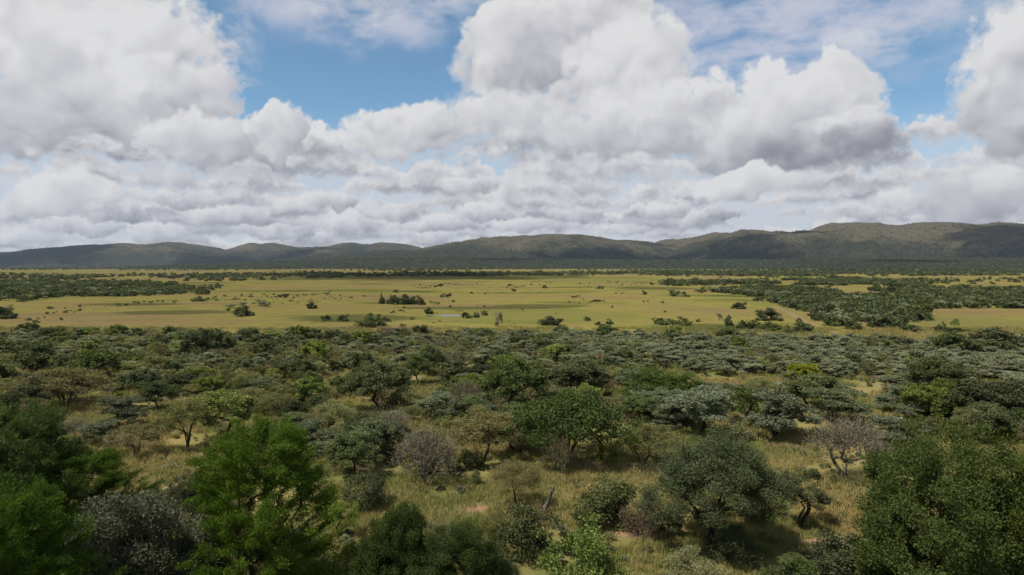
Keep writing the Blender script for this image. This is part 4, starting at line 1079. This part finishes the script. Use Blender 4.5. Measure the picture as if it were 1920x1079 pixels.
for j, (px, py, L_, a, lab) in enumerate(((312, 883, 1.8, 0.2, 'pale pinkish dead branch lying in the grass of the left clearing'), (330, 878, 1.3, 2.4, 'shorter pale dead branch lying across the pinkish one'))):
    p = ground_at(px, py); o = link('fallen_branch', None); o.location = tuple(p); o.rotation_euler = (0, 0, a)
    tube('limb', [(-L_ / 2, 0, 0.22), (-L_ / 6, 0.06, 0.34), (L_ / 5, -0.05, 0.46), (L_ / 2, 0.08, 0.42)], [0.09, 0.075, 0.06, 0.02], PALE_BARK, o)
    tube('twig', [(0, 0, 0.4), (0.25, 0.35, 0.62), (0.32, 0.55, 0.9)], [0.045, 0.03, 0.012], PALE_BARK, o)
    tube('twig', [(L_ / 5, -0.05, 0.46), (L_ / 3, -0.4, 0.65)], [0.04, 0.012], PALE_BARK, o)
    tag(o, lab, 'branch', 'dead branches in the clearing')
# a small shed with a white roof, half hidden
m_white = new_mat('white_roof_paint')
b_ = node('ShaderNodeBsdfPrincipled'); gg = node('ShaderNodeNewGeometry'); n_ = noise(S(gg.outputs['Position']), 3.0, 4, 0.6)
put(b_.inputs['Base Color'], mixc(n_, (0.62, 0.62, 0.60, 1), (0.74, 0.74, 0.72, 1))); b_.inputs['Roughness'].default_value = 0.45; finish(b_.outputs[0])
m_wall = bark_mat('shed_wall', (0.16, 0.15, 0.13), (0.22, 0.20, 0.17))
p = ground_at(1688, 818); shed = link('garden_shed', None); shed.location = tuple(p); shed.rotation_euler = (0, 0, R(14))
def box(name, lo, hi, mat, parent):
    x0, y0, z0 = lo; x1, y1, z1 = hi
    v = [(x0, y0, z0), (x1, y0, z0), (x1, y1, z0), (x0, y1, z0), (x0, y0, z1), (x1, y0, z1), (x1, y1, z1), (x0, y1, z1)]
    return link(name, mesh_from(name, v, np.array([(0, 3, 2, 1), (4, 5, 6, 7), (0, 1, 5, 4), (1, 2, 6, 5), (2, 3, 7, 6), (3, 0, 4, 7)]), mat), parent)
shed.scale = (0.72, 0.6, 0.86); W_, D_, Hs = 1.5, 1.2, 2.05
for nm, lo, hi in (('wall', (-W_ / 2, -D_ / 2, 0), (W_ / 2, -D_ / 2 + .05, Hs)), ('wall', (-W_ / 2, D_ / 2 - .05, 0), (W_ / 2, D_ / 2, Hs)), ('wall', (-W_ / 2, -D_ / 2 + .052, 0), (-W_ / 2 + .05, D_ / 2 - .052, Hs)), ('wall', (W_ / 2 - .05, -D_ / 2 + .052, 0), (W_ / 2, D_ / 2 - .052, Hs))):
    box(nm, lo, hi, m_wall, shed)
box('door', (-0.35, -D_ / 2 - .03, 0.05), (0.35, -D_ / 2 - .003, 1.85), BARK, shed)
nx_ = 34; t_ = np.linspace(-W_ / 2 - .12, W_ / 2 + .12, nx_); rv = []
for yv, zv in ((-D_ / 2 - .15, 2.06), (D_ / 2 + .15, 2.42)):
    for q_, xx in enumerate(t_): rv.append((xx, yv, zv + (0.022 if q_ % 2 else 0)))
for yv, zv in ((-D_ / 2 - .15, 2.03), (D_ / 2 + .15, 2.39)):
    for q_, xx in enumerate(t_): rv.append((xx, yv, zv + (0.022 if q_ % 2 else 0)))
a = np.arange(nx_ - 1); rf = np.concatenate([np.stack([a, a + 1, a + 1 + nx_, a + nx_], 1), np.stack([a + 2 * nx_, a + 3 * nx_, a + 1 + 3 * nx_, a + 1 + 2 * nx_], 1), np.stack([a, a + 2 * nx_, a + 1 + 2 * nx_, a + 1], 1), np.stack([a + nx_, a + 1 + nx_, a + 1 + 3 * nx_, a + 3 * nx_], 1)])
link('roof', mesh_from('roof', rv, rf, m_white), shed)
tag(shed, 'small shed whose white roof shows between bushes behind the large bare tree', 'shed')
# a scrap of pale blue sheet under the grey bush
m_blue = new_mat('pale_blue_sheet')
b_ = node('ShaderNodeBsdfPrincipled'); b_.inputs['Base Color'].default_value = (0.22, 0.40, 0.44, 1); b_.inputs['Roughness'].default_value = 0.4; finish(b_.outputs[0])
gx2, gy2 = np.meshgrid(np.linspace(-.3, .3, 14), np.linspace(-.25, .25, 12)); gz2 = 0.10 + 0.10 * fbm(gx2 * 7 + 9, gy2 * 7 + 3, 8) + 0.12 * np.abs(gx2)
p = ground_at(201, 1077); ray_ = np.array(ray(201, 1074)); q3 = np.array([0, 0, CAM_H]) + ray_ * 31.0
sheet = link('plastic_sheet', mesh_from('plastic_sheet', np.stack([gx2, gy2, gz2], -1).reshape(-1, 3), grid_faces(*gx2.shape), m_blue, smooth=True)); sheet.location = tuple(p)
tag(sheet, 'pale blue scrap of sheet at the lower edge beneath the large grey bush', 'sheet')

# ---------------------------------------------------------------- clouds added high out of view to shade the hills and the plain
m_cloud = new_mat('cloud')
d = node('ShaderNodeBsdfDiffuse'); d.inputs[0].default_value = (0.9, 0.9, 0.9, 1); tr = node('ShaderNodeBsdfTransparent')
mx = node('ShaderNodeMixShader'); mx.inputs[0].default_value = 0.25; TREE.links.new(tr.outputs[0], mx.inputs[1]); TREE.links.new(d.outputs[0], mx.inputs[2]); finish(mx.outputs[0])   # mostly transparent, so the shade each puff casts stays soft
ALT = 2300.0
cv, cf, coff = [], [], 0
def cloud_over(px, Y, Z, rx, ry, seed, alt=ALT):
    """a flat-based cumulus that stands between the sun and the ground at (px, Y)"""
    global coff
    r = np.random.default_rng(seed); X = (px - 960) / FPX * Y
    c = np.array([X, Y, Z]) + SUNV * ((alt - Z) / SUNV[2])
    for j in range(20):                                    # a cluster of heaped puffs
        a_, q_ = r.uniform(0, 6.283), math.sqrt(r.random()) * (0.0 if j == 0 else 0.75 if j < 8 else 1.05); f = 0.58 if j == 0 else r.uniform(0.22, 0.48) if j < 8 else r.uniform(0.06, 0.2)
        puff(c + np.array([math.cos(a_) * q_ * rx, math.sin(a_) * q_ * ry, 0]), rx * f, ry * f, r)
def puff(c, rx, ry, r):
    global coff
    nu, nv = 48, 16; uu, vv = np.meshgrid(np.linspace(0, 2 * math.pi, nu, endpoint=False), np.linspace(0, math.pi, nv))
    dx_, dy_, dz_ = np.sin(vv) * np.cos(uu), np.sin(vv) * np.sin(uu), np.cos(vv)
    dirs = np.stack([dx_, dy_, dz_], -1).reshape(-1, 3)
    k = (lumps(r, 16, 0.42)(dirs * 1.6) + lumps(r, 16, 0.22)(dirs * 5.0) - 1.0).reshape(dx_.shape); k = np.clip(k, 0.3, 1.8)
    hgt = 0.5 * min(rx, ry)
    v = np.stack([c[0] + dx_ * rx * k, c[1] + dy_ * ry * k, c[2] + np.where(dz_ > 0, dz_ * hgt * k, dz_ * hgt * 0.12)], -1).reshape(-1, 3)
    i, j = np.meshgrid(np.arange(nv - 1), np.arange(nu), indexing='ij'); j2 = (j + 1) % nu
    cf.append(np.stack([i * nu + j, i * nu + j2, (i + 1) * nu + j2, (i + 1) * nu + j], -1).reshape(-1, 4) + coff); cv.append(v); coff += len(v)
for i, a in enumerate(((790, 1180, 0, 230, 330, ), (600, 1500, 0, 180, 250), (60, 6600, 60, 800, 620), (420, 6700, 60, 420, 480), (1130, 5050, 80, 640, 330), (1390, 4900, 90, 330, 420), (1900, 4350, 190, 430, 300),
                       (1700, 3650, 40, 300, 120), (1640, 2350, 0, 430, 430), (560, 7300, 60, 380, 420), (240, 6100, 20, 500, 160), (950, 4300, 20, 260, 140), (1540, 5300, 150, 240, 200), (-100, 7300, 120, 500, 300), (180, 7200, 130, 330, 260))):
    cloud_over(*a, 300 + i, max(ALT, 0.43 * a[1]))
kind(link('shade_clouds', mesh_from('shade_clouds', np.concatenate(cv), np.concatenate(cf), m_cloud, smooth=True)), 'stuff')

# ---------------------------------------------------------------- air
if HAZE > 0:
    m_haze = new_mat('haze_air')
    pv = node('ShaderNodeVolumePrincipled'); pv.inputs['Color'].default_value = (0.68, 0.81, 1.0, 1); pv.inputs['Density'].default_value = HAZE; pv.inputs['Anisotropy'].default_value = 0.2
    finish(pv.outputs[0], True)
    x1, y0, y1, z0, z1 = 11700, -700, 11700, -8, 560
    hz = box('haze', (-x1, y0, z0), (x1, y1, z1), m_haze, None); kind(hz, 'stuff')
